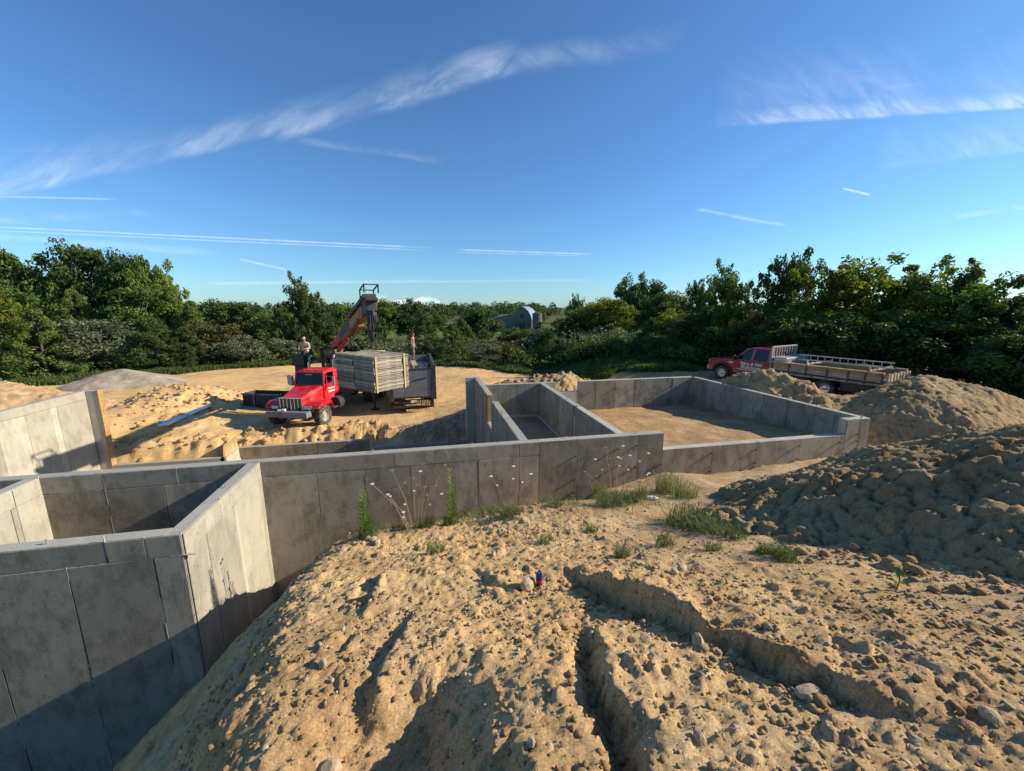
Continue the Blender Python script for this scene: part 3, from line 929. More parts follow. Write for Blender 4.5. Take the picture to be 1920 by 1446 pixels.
# far left wall with its stub
wall((-12.3, 8.553), (-12.3, 17.46), ZB, 0, seams=[0.01, 0.9, 1.8, 2.7, 3.6, 4.5, 5.45, 6.33, 7.2, 7.45, 8.68], rows=[ZB, -0.29, 0],
     top_seams=[0.01, 2.5, 5.0, 7.45, 8.68], ridge=0.3, mat='concrete')
wall((-12.297, 17.25), (-11.95, 17.25), ZB, 0)
MB().span(-0.0, 0.045, 0.0, 0.24, -3.2, 0.02).build('bulkhead_board', M['wood_buck'], FND, 0.004).location = FND_INV @ Vector((-11.947, 17.235, 0))
# wall between basement and crawl room, with an open slot
lx = lambda y: 17.35 - y
ribs = lambda a, b: reg(a, b, 0.30)
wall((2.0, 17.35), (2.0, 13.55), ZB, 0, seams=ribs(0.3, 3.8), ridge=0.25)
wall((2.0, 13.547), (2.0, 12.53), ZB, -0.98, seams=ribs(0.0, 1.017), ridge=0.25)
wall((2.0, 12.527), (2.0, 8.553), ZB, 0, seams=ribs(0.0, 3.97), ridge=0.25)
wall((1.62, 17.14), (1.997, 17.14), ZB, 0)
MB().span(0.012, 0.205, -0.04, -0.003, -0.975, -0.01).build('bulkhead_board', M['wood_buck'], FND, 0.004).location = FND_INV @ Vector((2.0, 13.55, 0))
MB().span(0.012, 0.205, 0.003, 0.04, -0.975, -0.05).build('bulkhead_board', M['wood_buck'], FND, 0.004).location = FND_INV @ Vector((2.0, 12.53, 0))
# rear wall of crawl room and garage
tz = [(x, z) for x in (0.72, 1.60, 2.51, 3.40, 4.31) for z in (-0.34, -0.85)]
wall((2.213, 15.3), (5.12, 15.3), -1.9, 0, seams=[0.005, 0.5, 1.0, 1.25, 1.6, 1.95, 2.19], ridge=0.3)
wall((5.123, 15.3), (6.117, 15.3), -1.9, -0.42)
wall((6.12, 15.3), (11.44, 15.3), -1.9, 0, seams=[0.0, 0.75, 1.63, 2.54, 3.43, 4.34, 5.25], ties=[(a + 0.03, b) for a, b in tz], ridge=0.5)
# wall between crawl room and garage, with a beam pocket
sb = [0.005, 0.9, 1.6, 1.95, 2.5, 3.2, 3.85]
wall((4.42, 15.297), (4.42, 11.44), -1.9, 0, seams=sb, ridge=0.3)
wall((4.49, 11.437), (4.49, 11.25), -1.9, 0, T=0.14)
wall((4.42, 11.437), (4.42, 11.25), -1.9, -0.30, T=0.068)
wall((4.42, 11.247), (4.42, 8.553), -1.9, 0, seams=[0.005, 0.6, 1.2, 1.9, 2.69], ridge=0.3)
MB().span(0, 0.13, 0, 6.7, 0, 0.16).build('footing', M['concrete_core'], FND, 0.01).location = FND_INV @ Vector((4.285, 8.56, -1.44))
MB().span(0, 2.06, 0, 0.13, 0, 0.16).build('footing', M['concrete_core'], FND, 0.01).location = FND_INV @ Vector((2.22, 15.165, -1.44))
# garage: low door sill, pier, right wall
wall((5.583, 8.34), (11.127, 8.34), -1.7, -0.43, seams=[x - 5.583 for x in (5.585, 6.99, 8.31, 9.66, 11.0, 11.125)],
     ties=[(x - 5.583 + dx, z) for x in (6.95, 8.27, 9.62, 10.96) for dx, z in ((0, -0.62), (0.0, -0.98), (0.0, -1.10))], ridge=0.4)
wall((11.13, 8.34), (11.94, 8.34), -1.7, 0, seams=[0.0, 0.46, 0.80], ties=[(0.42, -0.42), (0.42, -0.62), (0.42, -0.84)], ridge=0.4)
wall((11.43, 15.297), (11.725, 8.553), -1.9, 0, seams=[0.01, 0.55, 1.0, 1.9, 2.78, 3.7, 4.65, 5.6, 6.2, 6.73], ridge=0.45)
# low frost wall across the walk-out, with its jog
ZL = -2.92
wall((-11.90, 17.25), (-8.123, 17.25), ZB, ZL)
wall((-8.05, 17.25), (-8.05, 18.397), ZB, ZL)
wall((-8.26, 18.4), (-2.39, 18.4), ZB, ZL, seams=[x + 8.26 for x in (-8.04, -7.23, -6.25, -5.87, -4.89, -3.96, -3.0, -2.61)],
     ties=[(x + 8.24, -3.10) for x in (-7.23, -6.25, -5.87, -4.89, -3.96)], ridge=0.5)
wall((-2.60, 18.397), (-2.60, 17.25), ZB, ZL)
wall((-2.387, 17.25), (1.617, 17.25), ZB, ZL)
# anchor bolts standing in the wall tops
_bolt = MB().cyl((0, 0, -0.02), (0, 0, 0.07), 0.008, n=6).cyl((0, 0, 0.03), (0, 0, 0.045), 0.016, n=6).mesh('anchor_bolt', M['galv'])
for (x, y) in ([(6.6 + 1.2 * i, 15.40) for i in range(5)] + [(11.62 + 0.043 * i, 14.2 - 1.15 * i) for i in range(5)] + [(11.80, 8.45), (11.35, 8.45), (4.9, 8.45), (3.1, 8.45), (0.9, 8.45), (-1.2, 8.45), (-3.43, 7.2), (-4.9, 5.83)]):
    q = link('anchor_bolt', _bolt, FND)
    q.location = FND_INV @ Vector((x, y, 0))

# ------------------------------------------------------------------ heaps of earth
def pile(name, label, cat, ridge, slope, mat, res, clod=(5.0, 0.07), rough=0.07, crack=0.0, sink=0.10, pad=0.3, group=None, clip=None, ysteep=1.0, ymin=None):
    rp = np.array(ridge, float)
    pts = []
    for a, b in zip(rp[:-1], rp[1:]):
        k = max(2, int(np.hypot(*(b - a)[:2]) / 0.25))
        pts += [a + (b - a) * i / k for i in range(k)]
    pts.append(rp[-1]); pts = np.array(pts)
    zmin = -1.5 if rp[:, 2].max() > -1.2 else -3.2
    rad = (rp[:, 2].max() - zmin) / slope + pad
    x0, y0 = pts[:, 0].min() - rad, pts[:, 1].min() - rad
    x1, y1 = pts[:, 0].max() + rad, pts[:, 1].max() + rad
    xs = np.arange(x0, x1, res); ys = np.arange(y0, y1, res)
    X, Y = np.meshgrid(xs, ys); x, y = X.ravel(), Y.ravel()
    h = np.full(x.shape, -99.0)
    wx = x + 0.5 * fbm(x, y, 0.45, 3, s=70); wy = y + 0.5 * fbm(x, y, 0.45, 3, s=71)
    for (a, b, c) in pts:
        d = np.hypot(wx - a, (wy - b) * ysteep)
        h = np.maximum(h, c - slope * (np.sqrt(d * d + 0.16) - 0.4))
    g = ground_h(x, y, False)
    keep = h > g - sink - 0.15
    if ymin: keep &= (y > ymin) & (x > 2.26)
    if clip: keep &= (x > np.interp(y, clip[0], clip[1]))
    hh = h + 0.10 * fbm(x, y, 0.8, 3, s=72) + 0.6 * clod[1] * fbm(x, y, 1.9, 2, s=82) + rough * fbm(x, y, 2.6, 5, 0.58, s=73)
    f1, f2, cid = worley(x + 0.10 * fbm(x, y, 3, 2, s=74), y + 0.10 * fbm(x, y, 3, 2, s=75), clod[0], s=76)
    flat = np.sqrt(np.clip((f2 - f1) * 2.4, 0, 1)) * (1 - 0.35 * np.clip(f1, 0, 1))
    big = np.clip(0.55 + 1.7 * fbm(x, y, 0.8, 3, s=78), 0.05, 1.6)
    hh += clod[1] * flat * (0.25 + 0.75 * cid) * big
    e1, e2, eid = worley(x + 0.03 * fbm(x, y, 9, 2, s=79), y, clod[0] * 2.3, s=77)
    hh += 0.45 * clod[1] * np.sqrt(np.clip((e2 - e1) * 2.2, 0, 1)) * eid
    hh += 0.25 * clod[1] * fbm(x, y, clod[0] * 3.2, 3, 0.65, s=81)
    if crack:
        hh -= crack * (1 - sst(0.0, 0.10, f2 - f1))
    if clip:
        near = 1 - sst(0.0, 0.45, x - np.interp(y, clip[0], clip[1]))
        hh = hh + (np.minimum(hh, g - 0.05) - hh) * near
    hh = np.where(h < g, np.minimum(hh, g - sink + 0.0 * h), hh)
    nx, ny = len(xs), len(ys)
    idx = np.arange(nx * ny).reshape(ny, nx); K = keep.reshape(ny, nx)
    ok = K[:-1, :-1] & K[:-1, 1:] & K[1:, 1:] & K[1:, :-1]
    F = np.stack([idx[:-1, :-1][ok], idx[:-1, 1:][ok], idx[1:, 1:][ok], idx[1:, :-1][ok]], 1)
    used = np.unique(F); remap = np.full(nx * ny, -1); remap[used] = np.arange(len(used))
    V = np.stack([x[used], y[used], hh[used]], 1)
    org = np.array([V[:, 0].mean(), V[:, 1].mean(), V[:, 2].min()])
    me = mesh_np(name, V - org, remap[F], mat, True)
    o = link(name, me); o.location = org
    tag(o, label, cat, group)
    return o


pile('earth_mound', 'large cracked clay mound in shade at the right edge, nearest the camera', 'earth mound',
     [(7.8, -1.5, 1.75), (7.6, 1.2, 1.85), (7.35, 3.25, 1.57), (8.0, 4.3, 1.02), (8.8, 5.3, 0.50), (9.5, 6.2, -0.05), (10.2, 7.0, -0.6)],
     0.45, M['soil_pile'], 0.034, (4.3, 0.105), 0.08, 0.06, ysteep=1.8)
pile('earth_mound', 'tall rounded earth mound right of the garage corner, behind the clay mound', 'earth mound',
     [(14.2, 9.2, 0.05), (15.3, 9.5, 0.62), (16.1, 9.65, 0.80), (17.3, 9.2, 0.5), (19.5, 8.6, -0.2)], 0.66, M['soil_pile'], 0.05, (4.6, 0.085), 0.07, 0.05, clip=([8.3, 8.6, 15.5, 15.8], [12.0, 11.97, 11.66, 9.0]))
pile('earth_mound', 'brown clod mound in front of the pickup doors', 'earth mound',
     [(12.7, 13.6, 0.25), (12.95, 12.9, 0.50), (13.3, 12.0, 0.2)], 0.62, M['soil_pile'], 0.06, (2.6, 0.16), 0.10, 0.04, clip=([8.3, 8.6, 15.5, 15.8], [12.0, 11.97, 11.66, 9.0]))
pile('earth_mound', 'low lumpy earth heap between the pickup rear wheel and the garage wall', 'earth mound',
     [(13.4, 11.3, -0.05), (14.2, 10.6, -0.05), (14.9, 10.4, 0.05)], 0.5, M['soil_pile'], 0.06, (2.6, 0.15), 0.10, 0.04, clip=([8.3, 8.6, 15.5, 15.8], [12.0, 11.97, 11.66, 9.0]))
pile('earth_mound', 'low ridge of brown clods seen through the gap in the rear garage wall', 'earth mound',
     [(3.2, 17.5, -0.35), (4.6, 17.2, -0.12), (5.9, 17.1, 0.02), (7.2, 17.5, -0.30)], 0.75, M['soil_pile'], 0.05, (3.4, 0.14), 0.10, 0.04, ymin=15.62)
pile('gravel_heap', 'low wide cone of grey gravel on the sandy yard', 'gravel heap',
     [(-23.6, 36.0, -2.0), (-22.9, 35.6, -1.62), (-22.0, 35.2, -1.85), (-18.0, 34.4, -2.65)], 0.34, M['gravel'], 0.12, (9.0, 0.02), 0.03)
pile('sand_heap', 'bright sandy clod heap behind the far left concrete wall', 'sand heap',
     [(-28.0, 27.0, -0.3), (-24.0, 25.0, -0.35), (-21.0, 24.0, -0.75), (-18.5, 23.4, -1.45)], 0.42, M['soil_pile_sand'], 0.085, (2.4, 0.18), 0.10)


# ------------------------------------------------------------------ stones
def rock_mesh(seed, mat, sub=2, squash=0.7, rough=0.22):
    bm = bmesh.new(); bmesh.ops.create_icosphere(bm, subdivisions=sub, radius=0.5)
    rd = random.Random(seed)
    dirs = [(Vector((rd.gauss(0, 1), rd.gauss(0, 1), rd.gauss(0, 1))).normalized(), rd.uniform(0.28, 0.46)) for _ in range(9)]
    for v in bm.verts:
        p = v.co.copy()
        for d, k in dirs:                       # chip flat facets
            t = p.dot(d)
            if t > k: p -= d * (t - k) * 0.85
        p *= 1 + rd.uniform(-rough, rough) * 0.3
        v.co = Vector((p.x, p.y * 0.85, p.z * squash))
    me = bpy.data.meshes.new('stone'); bm.to_mesh(me); bm.free()
    me.materials.append(mat)
    return me


ROCKS = [rock_mesh(i, M['stone'] if i % 3 else M['stone_grey']) for i in range(8)]


def put_rock(x, y, s, label, k=0, group=None, sink=0.3, name='stone', squash=1.0):
    o = link(name, ROCKS[k % len(ROCKS)])
    o.location = (x, y, gz(x, y) + s * 0.35 * (1 - sink * 2) * squash)
    o.scale = (s, s, s * squash)
    o.rotation_euler = (random.uniform(-0.3, 0.3), random.uniform(-0.3, 0.3), random.uniform(0, 6.28))
    tag(o, label, 'stone', group)
    return o


put_rock(0.86, 3.30, 0.20, 'smooth tan stone right beside the blue can', 1, sink=0.15)
put_rock(-1.55, 3.05, 0.11, 'pale stone on the shaded slope, upper of two by the left wall', 2)
put_rock(-1.38, 2.68, 0.10, 'pale stone on the shaded slope, lower of two by the left wall', 4)
put_rock(-0.62, 1.95, 0.14, 'upright tan stone in the shaded hollow below the sunlit ridge', 5, squash=1.3)
put_rock(1.70, 1.98, 0.11, 'pale grey pointed stone below the end of the short gully', 0, squash=1.4)
put_rock(1.72, 2.28, 0.055, 'small whitish pebble at the foot of the gully wall', 3)
put_rock(1.95, 1.42, 0.15, 'flat grey stone on the near right sand slope', 3, squash=0.5)
put_rock(0.42, 1.52, 0.06, 'dark green-grey pebble on the sunlit near slope', 6)
put_rock(0.50, 1.48, 0.055, 'pinkish pebble beside the dark pebble on the near slope', 7)
put_rock(2.35, 3.05, 0.13, 'tan stone above the gully, beside a clod', 1)
put_rock(2.22, 2.98, 0.10, 'light stone leaning on the tan stone above the gully', 4)
put_rock(2.55, 1.05, 0.10, 'brown stone at the lower right near edge', 2)
put_rock(7.3, 6.6, 0.30, 'pale boulder at the foot of the clay mound by the garage sill', 5)
put_rock(13.1, 9.9, 0.55, 'big squared clod at the foot of the rounded mound', 1, name='clod')
put_rock(12.4, 10.4, 0.38, 'smaller clod left of the big squared clod', 4, name='clod')
put_rock(14.6, 8.9, 0.42, 'dark clod right of the big squared clod', 7, name='clod')
rd = random.Random(5)
for i in range(16):
    a = rd.uniform(0, 6.28); r = rd.uniform(0, 0.42)
    put_rock(-1.18 + 0.9 * r * math.cos(a) + 0.1, 5.75 + 1.2 * r * math.sin(a), rd.uniform(0.06, 0.15),
             'tan stone in the loose stone cluster at the top left of the slope', i, 'stones clustered by the tall goldenrod')
for i in range(34):
    while True:
        x, y = rd.uniform(-1.3, 4.6), rd.uniform(1.0, 6.6)
        if x > crest_x(y) + 0.1 and x < 1.6 + 0.55 * y: break
    put_rock(x, y, rd.uniform(0.035, 0.085), 'small loose stone lying on the sandy slope', i, 'loose stones on the slope')


def scatter_pebbles(name, n, area, smin, smax, mat, seed, dens=None, label=None):
    r = np.random.default_rng(seed)
    t = (1 + 5 ** 0.5) / 2
    base = np.array([(-1, t, 0), (1, t, 0), (-1, -t, 0), (1, -t, 0), (0, -1, t), (0, 1, t), (0, -1, -t), (0, 1, -t), (t, 0, -1), (t, 0, 1), (-t, 0, -1), (-t, 0, 1)]) / 3.8
    fa = np.array([(0, 11, 5), (0, 5, 1), (0, 1, 7), (0, 7, 10), (0, 10, 11), (1, 5, 9), (5, 11, 4), (11, 10, 2), (10, 7, 6), (7, 1, 8), (3, 9, 4), (3, 4, 2), (3, 2, 6), (3, 6, 8), (3, 8, 9), (4, 9, 5), (2, 4, 11), (6, 2, 10), (8, 6, 7), (9, 8, 1)])
    x = r.uniform(area[0], area[1], n * 6); y = r.uniform(area[2], area[3], n * 6)
    k = dens(x, y) if dens else np.ones(len(x))
    sel = r.random(len(x)) < k
    x, y = x[sel][:n], y[sel][:n]; n = len(x)
    s = smin * (smax / smin) ** (r.random(n) ** 2.2)
    z = ground_h(x, y) + s * 0.12
    V = base[None] * (1 + 0.35 * (r.random((n, 12, 1)) - 0.5)) * s[:, None, None]
    V = V * np.stack([r.uniform(0.8, 1.3, n), r.uniform(0.7, 1.1, n), r.uniform(0.5, 0.85, n)], 1)[:, None, :]
    a = r.uniform(0, 6.28, n); ca, sa = np.cos(a)[:, None], np.sin(a)[:, None]
    V = np.stack([V[..., 0] * ca - V[..., 1] * sa, V[..., 0] * sa + V[..., 1] * ca, V[..., 2]], -1)
    V = V + np.stack([x, y, z], 1)[:, None, :]
    F = fa[None] + (np.arange(n) * 12)[:, None, None]
    me = mesh_np(name, V.reshape(-1, 3), F.reshape(-1, 3), mat)
    o = link(name, me)
    tag(o, label, 'gravel', kind='stuff')
    return o


def dens_fg(x, y):
    k = 0.35 + 0.65 * np.clip(fbm(x, y, 0.9, 3, s=80) * 1.6 + 0.3, 0, 1)
    k *= np.clip(2.2 / (y + 0.3), 0.10, 1)
    k *= (x > crest_x(y) - 0.7)
    return k * (1 - 0.7 * sst(1.8, 3.4, x) * sst(2.6, 4.0, y))


scatter_pebbles('gravel', 13000, (-2.4, 5.0, 0.6, 8.2), 0.009, 0.050, M['soil_pile_sand'], 3, dens_fg, 'small sandy crumbs and grit strewn over the near slope')
scatter_pebbles('gravel', 1500, (-2.0, 4.6, 0.7, 7.0), 0.010, 0.045, M['stone_grey'], 4, dens_fg, 'grey and pinkish pebbles strewn over the near slope')
def dens_gully(x, y):
    g1 = np.interp(y, [1.2, 1.55, 2.13, 2.7, 3.35, 3.6], [2.25, 2.05, 1.80, 1.62, 1.42, 1.35]) - 0.14
    g2 = np.interp(y, [0.8, 1.25, 1.7, 2.2, 2.5], [0.78, 0.84, 0.95, 1.04, 1.10]) - 0.07
    return np.clip(np.exp(-((x - g1) / 0.10) ** 2) * (y > 1.3) * (y < 3.4) + np.exp(-((x - g2) / 0.05) ** 2) * (y < 2.3), 0, 1)


scatter_pebbles('rubble', 900, (0.6, 2.4, 0.8, 3.5), 0.012, 0.085, M['soil_pile_sand'], 8, dens_gully, 'crumbled clods lying in the two erosion gullies')
def dens_toe(x, y):
    g = np.interp(y, [0.6, 1.5, 2.5, 3.8, 5.6, 7.2], [4.5, 4.5, 4.6, 4.9, 6.3, 7.9])
    return np.exp(-((x - g + 0.25) / 0.40) ** 2)


scatter_pebbles('rubble', 700, (3.4, 8.2, 0.8, 7.4), 0.02, 0.17, M['soil_pile'], 9, dens_toe, 'loose clods rolled down to the foot of the near clay mound')
scatter_pebbles('gravel', 1600, (-1.3, 2.0, 17.6, 19.4), 0.03, 0.10, M['stone_grey'], 5, lambda x, y: np.exp(-(((x - 0.7) / 1.2) ** 2 + ((y - 18.3) / 0.7) ** 2)), 'patch of grey gravel left of the crawl room wall end')
scatter_pebbles('rubble', 900, (-15.8, 1.2, 17.8, 29.0), 0.06, 0.34, M['soil_pile_sand'], 6,
                lambda x, y: np.clip(np.exp(-(((x + 13.2) / 2.6) ** 2 + ((y - 24.6) / 3.4) ** 2)) + 0.6 * (y < np.where((x > -8.2) & (x < -2.5), 20.0, 19.0)) * (x < -1.5), 0, 1), 'broken sandy clods along the bank behind the low wall')

# ------------------------------------------------------------------ trees
def leaf_quads(C, size, r, aspect=0.5, up=0.35, tone=None, outward=None):
    """diamond leaves round centres C"""
    n = len(C)
    nrm = r.normal(size=(n, 3)); nrm[:, 2] += up
    if outward is not None: nrm += outward * 0.9
    nrm /= np.linalg.norm(nrm, axis=1)[:, None]
    a = r.normal(size=(n, 3)); a -= (a * nrm).sum(1)[:, None] * nrm; a /= np.linalg.norm(a, axis=1)[:, None]
    b = np.cross(nrm, a)
    s = (size * r.uniform(0.6, 1.4, n))[:, None]
    V = np.stack([C - a * s, C - b * s * aspect + nrm * s * 0.12, C + a * s, C + b * s * aspect + nrm * s * 0.12], 1)
    F = np.arange(n * 4).reshape(n, 4)
    t = np.repeat(tone if tone is not None else r.random(n), 4)
    return V.reshape(-1, 3), F, t


def crown_mesh(kind, seed):
    r = np.random.default_rng(seed)
    C, O, T, S = [], [], [], []
    def clump(c, rad, n, tone, size, out=None, flat=0.8):
        d = r.normal(size=(n, 3)); d /= np.linalg.norm(d, axis=1)[:, None]
        p = d * (rad * r.random(n) ** 0.45)[:, None]; p[:, 2] *= flat
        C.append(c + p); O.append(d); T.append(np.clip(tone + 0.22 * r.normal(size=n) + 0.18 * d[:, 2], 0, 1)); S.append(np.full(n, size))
    limbs = MB()
    tr_top = 0.8
    if kind in ('oak', 'bush', 'olive'):
        nc, rad = {'oak': (95, 0.115), 'bush': (70, 0.13), 'olive': (75, 0.12)}[kind]
        cz, rz, rxy = {'oak': (0.56, 0.44, 0.46), 'bush': (0.46, 0.52, 0.47), 'olive': (0.44, 0.52, 0.47)}[kind]
        lob = [(r.uniform(-0.18, 0.18), r.uniform(-0.18, 0.18), r.uniform(-0.1, 0.12), r.uniform(0.55, 0.85)) for _ in range(5)]
        for i in range(nc):
            lx, ly, lz, lr = lob[i % 5]
            d = r.normal(size=3); d /= np.linalg.norm(d)
            k = lr * (0.35 + 0.65 * r.random() ** 0.4)
            c = np.array([lx + d[0] * rxy * k, ly + d[1] * rxy * k, cz + lz + d[2] * rz * k])
            c[2] = np.clip(c[2], 0.06, 0.96)
            clump(c, rad * r.uniform(0.6, 1.25), 135 if kind == 'oak' else 110, r.uniform(0.1, 0.8), {'oak': 0.0195, 'bush': 0.023, 'olive': 0.021}[kind])
            if i % 4 == 0:
                p0 = (0.02 * r.normal(), 0.02 * r.normal(), r.uniform(0.1, 0.45))
                limbs.tube([p0, tuple((np.array(p0) + c) / 2 + r.normal(size=3) * 0.02), tuple(c)], [0.012, 0.008, 0.003], 5)
        tr_top = 0.6
    elif kind == 'airy':
        nl = 26
        for i in range(nl):
            a = i * 2.4 + r.uniform(-0.4, 0.4); z0 = 0.10 + 0.62 * (i / nl) ** 0.9
            ln = (0.50 - 0.16 * (i / nl)) * r.uniform(0.75, 1.15); rise = r.uniform(0.28, 0.75) * (0.5 + 0.5 * i / nl)
            p0 = np.array([0, 0, z0]); d = np.array([math.cos(a) * ln, math.sin(a) * ln, rise * 0.42])
            pts = [tuple(p0), tuple(p0 + d * 0.45 + np.array([0, 0, -0.01])), tuple(p0 + d + np.array([0, 0, 0.04]))]
            limbs.tube(pts, [0.011, 0.007, 0.002], 5)
            ton = r.uniform(0.25, 0.7)
            for k in range(7):
                t = 0.22 + 0.78 * k / 6
                c = p0 + d * t + r.normal(size=3) * 0.035
                clump(c, r.uniform(0.035, 0.085) * (1.35 - 0.6 * t), int(r.uniform(40, 85)), ton + 0.1 * r.normal(), 0.0165, flat=1.0)
        for i in range(16):                       # upright leaders at the top
            a = r.uniform(0, 6.28); q = r.uniform(0.0, 0.26); zt = r.uniform(0.78, 1.0) - q * 0.4
            p0 = np.array([0, 0, 0.6]); p1 = np.array([math.cos(a) * q, math.sin(a) * q, zt])
            limbs.tube([tuple(p0), tuple((p0 + p1) / 2 + np.array([math.cos(a), math.sin(a), 0]) * 0.03), tuple(p1)], [0.009, 0.006, 0.002], 5)
            for k in range(6):
                t = 0.4 + 0.6 * k / 5
                clump(p0 + (p1 - p0) * t + r.normal(size=3) * 0.02, r.uniform(0.02, 0.05), int(r.uniform(12, 30)), r.uniform(0.3, 0.85), 0.018, flat=1.2)
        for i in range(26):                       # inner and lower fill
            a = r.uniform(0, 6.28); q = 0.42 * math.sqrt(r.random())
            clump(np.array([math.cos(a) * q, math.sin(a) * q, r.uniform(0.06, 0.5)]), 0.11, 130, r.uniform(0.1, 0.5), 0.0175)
        tr_top = 0.85
    else:                                         # cedar
        for i in range(150):
            z = 0.04 + 0.95 * (i / 150.0) ** 1.15
            rr = 0.48 * (1 - z) ** 0.72 * (0.62 + 0.38 * r.random()) * (1 if z > 0.1 else 0.85)
            a = r.uniform(0, 6.28)
            c = np.array([math.cos(a) * rr, math.sin(a) * rr, z + 0.02 * r.normal()])
            clump(c, 0.075 * (1.15 - 0.6 * z), 85, r.uniform(0.1, 0.8), 0.0195, flat=0.9)
            if i % 8 == 0:
                limbs.tube([(0, 0, max(0.02, z - 0.06)), tuple(c)], [0.007, 0.002], 5)
        tr_top = 0.9
    C = np.concatenate(C); O = np.concatenate(O); T = np.concatenate(T); S = np.concatenate(S)
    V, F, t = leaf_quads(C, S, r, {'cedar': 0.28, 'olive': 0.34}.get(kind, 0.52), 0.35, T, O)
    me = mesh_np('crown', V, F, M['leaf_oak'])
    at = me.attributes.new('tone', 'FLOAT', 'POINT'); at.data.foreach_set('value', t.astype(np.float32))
    limbs.tube([(0, 0, -0.04), (0.008, 0.005, tr_top * 0.35), (-0.006, 0.01, tr_top * 0.7), (0, 0, tr_top)], [0.024, 0.018, 0.011, 0.003], 7)
    return me, limbs.mesh('trunk', M['bark'], True)


PROTO = {k: [crown_mesh(k, 100 + 10 * j + i) for i in range(n)] for j, (k, n) in enumerate((('oak', 4), ('airy', 4), ('cedar', 3), ('olive', 2), ('bush', 3)))}
_use = {}


def plant_tree(kind, mat, x, y, z_top, wid, name, label, group, rz):
    i = _use.get(kind, 0); _use[kind] = i + 1
    cm, tm = PROTO[kind][i % len(PROTO[kind])]
    zb = gz(x, y) - 0.05
    h = z_top - zb
    root = empty(name, (x, y, zb), rz)
    tag(root, label, 'tree' if 'tree' in name else 'bush', group)
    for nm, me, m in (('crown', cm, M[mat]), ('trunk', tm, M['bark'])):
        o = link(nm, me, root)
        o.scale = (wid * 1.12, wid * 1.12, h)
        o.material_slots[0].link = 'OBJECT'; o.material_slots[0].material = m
    return root


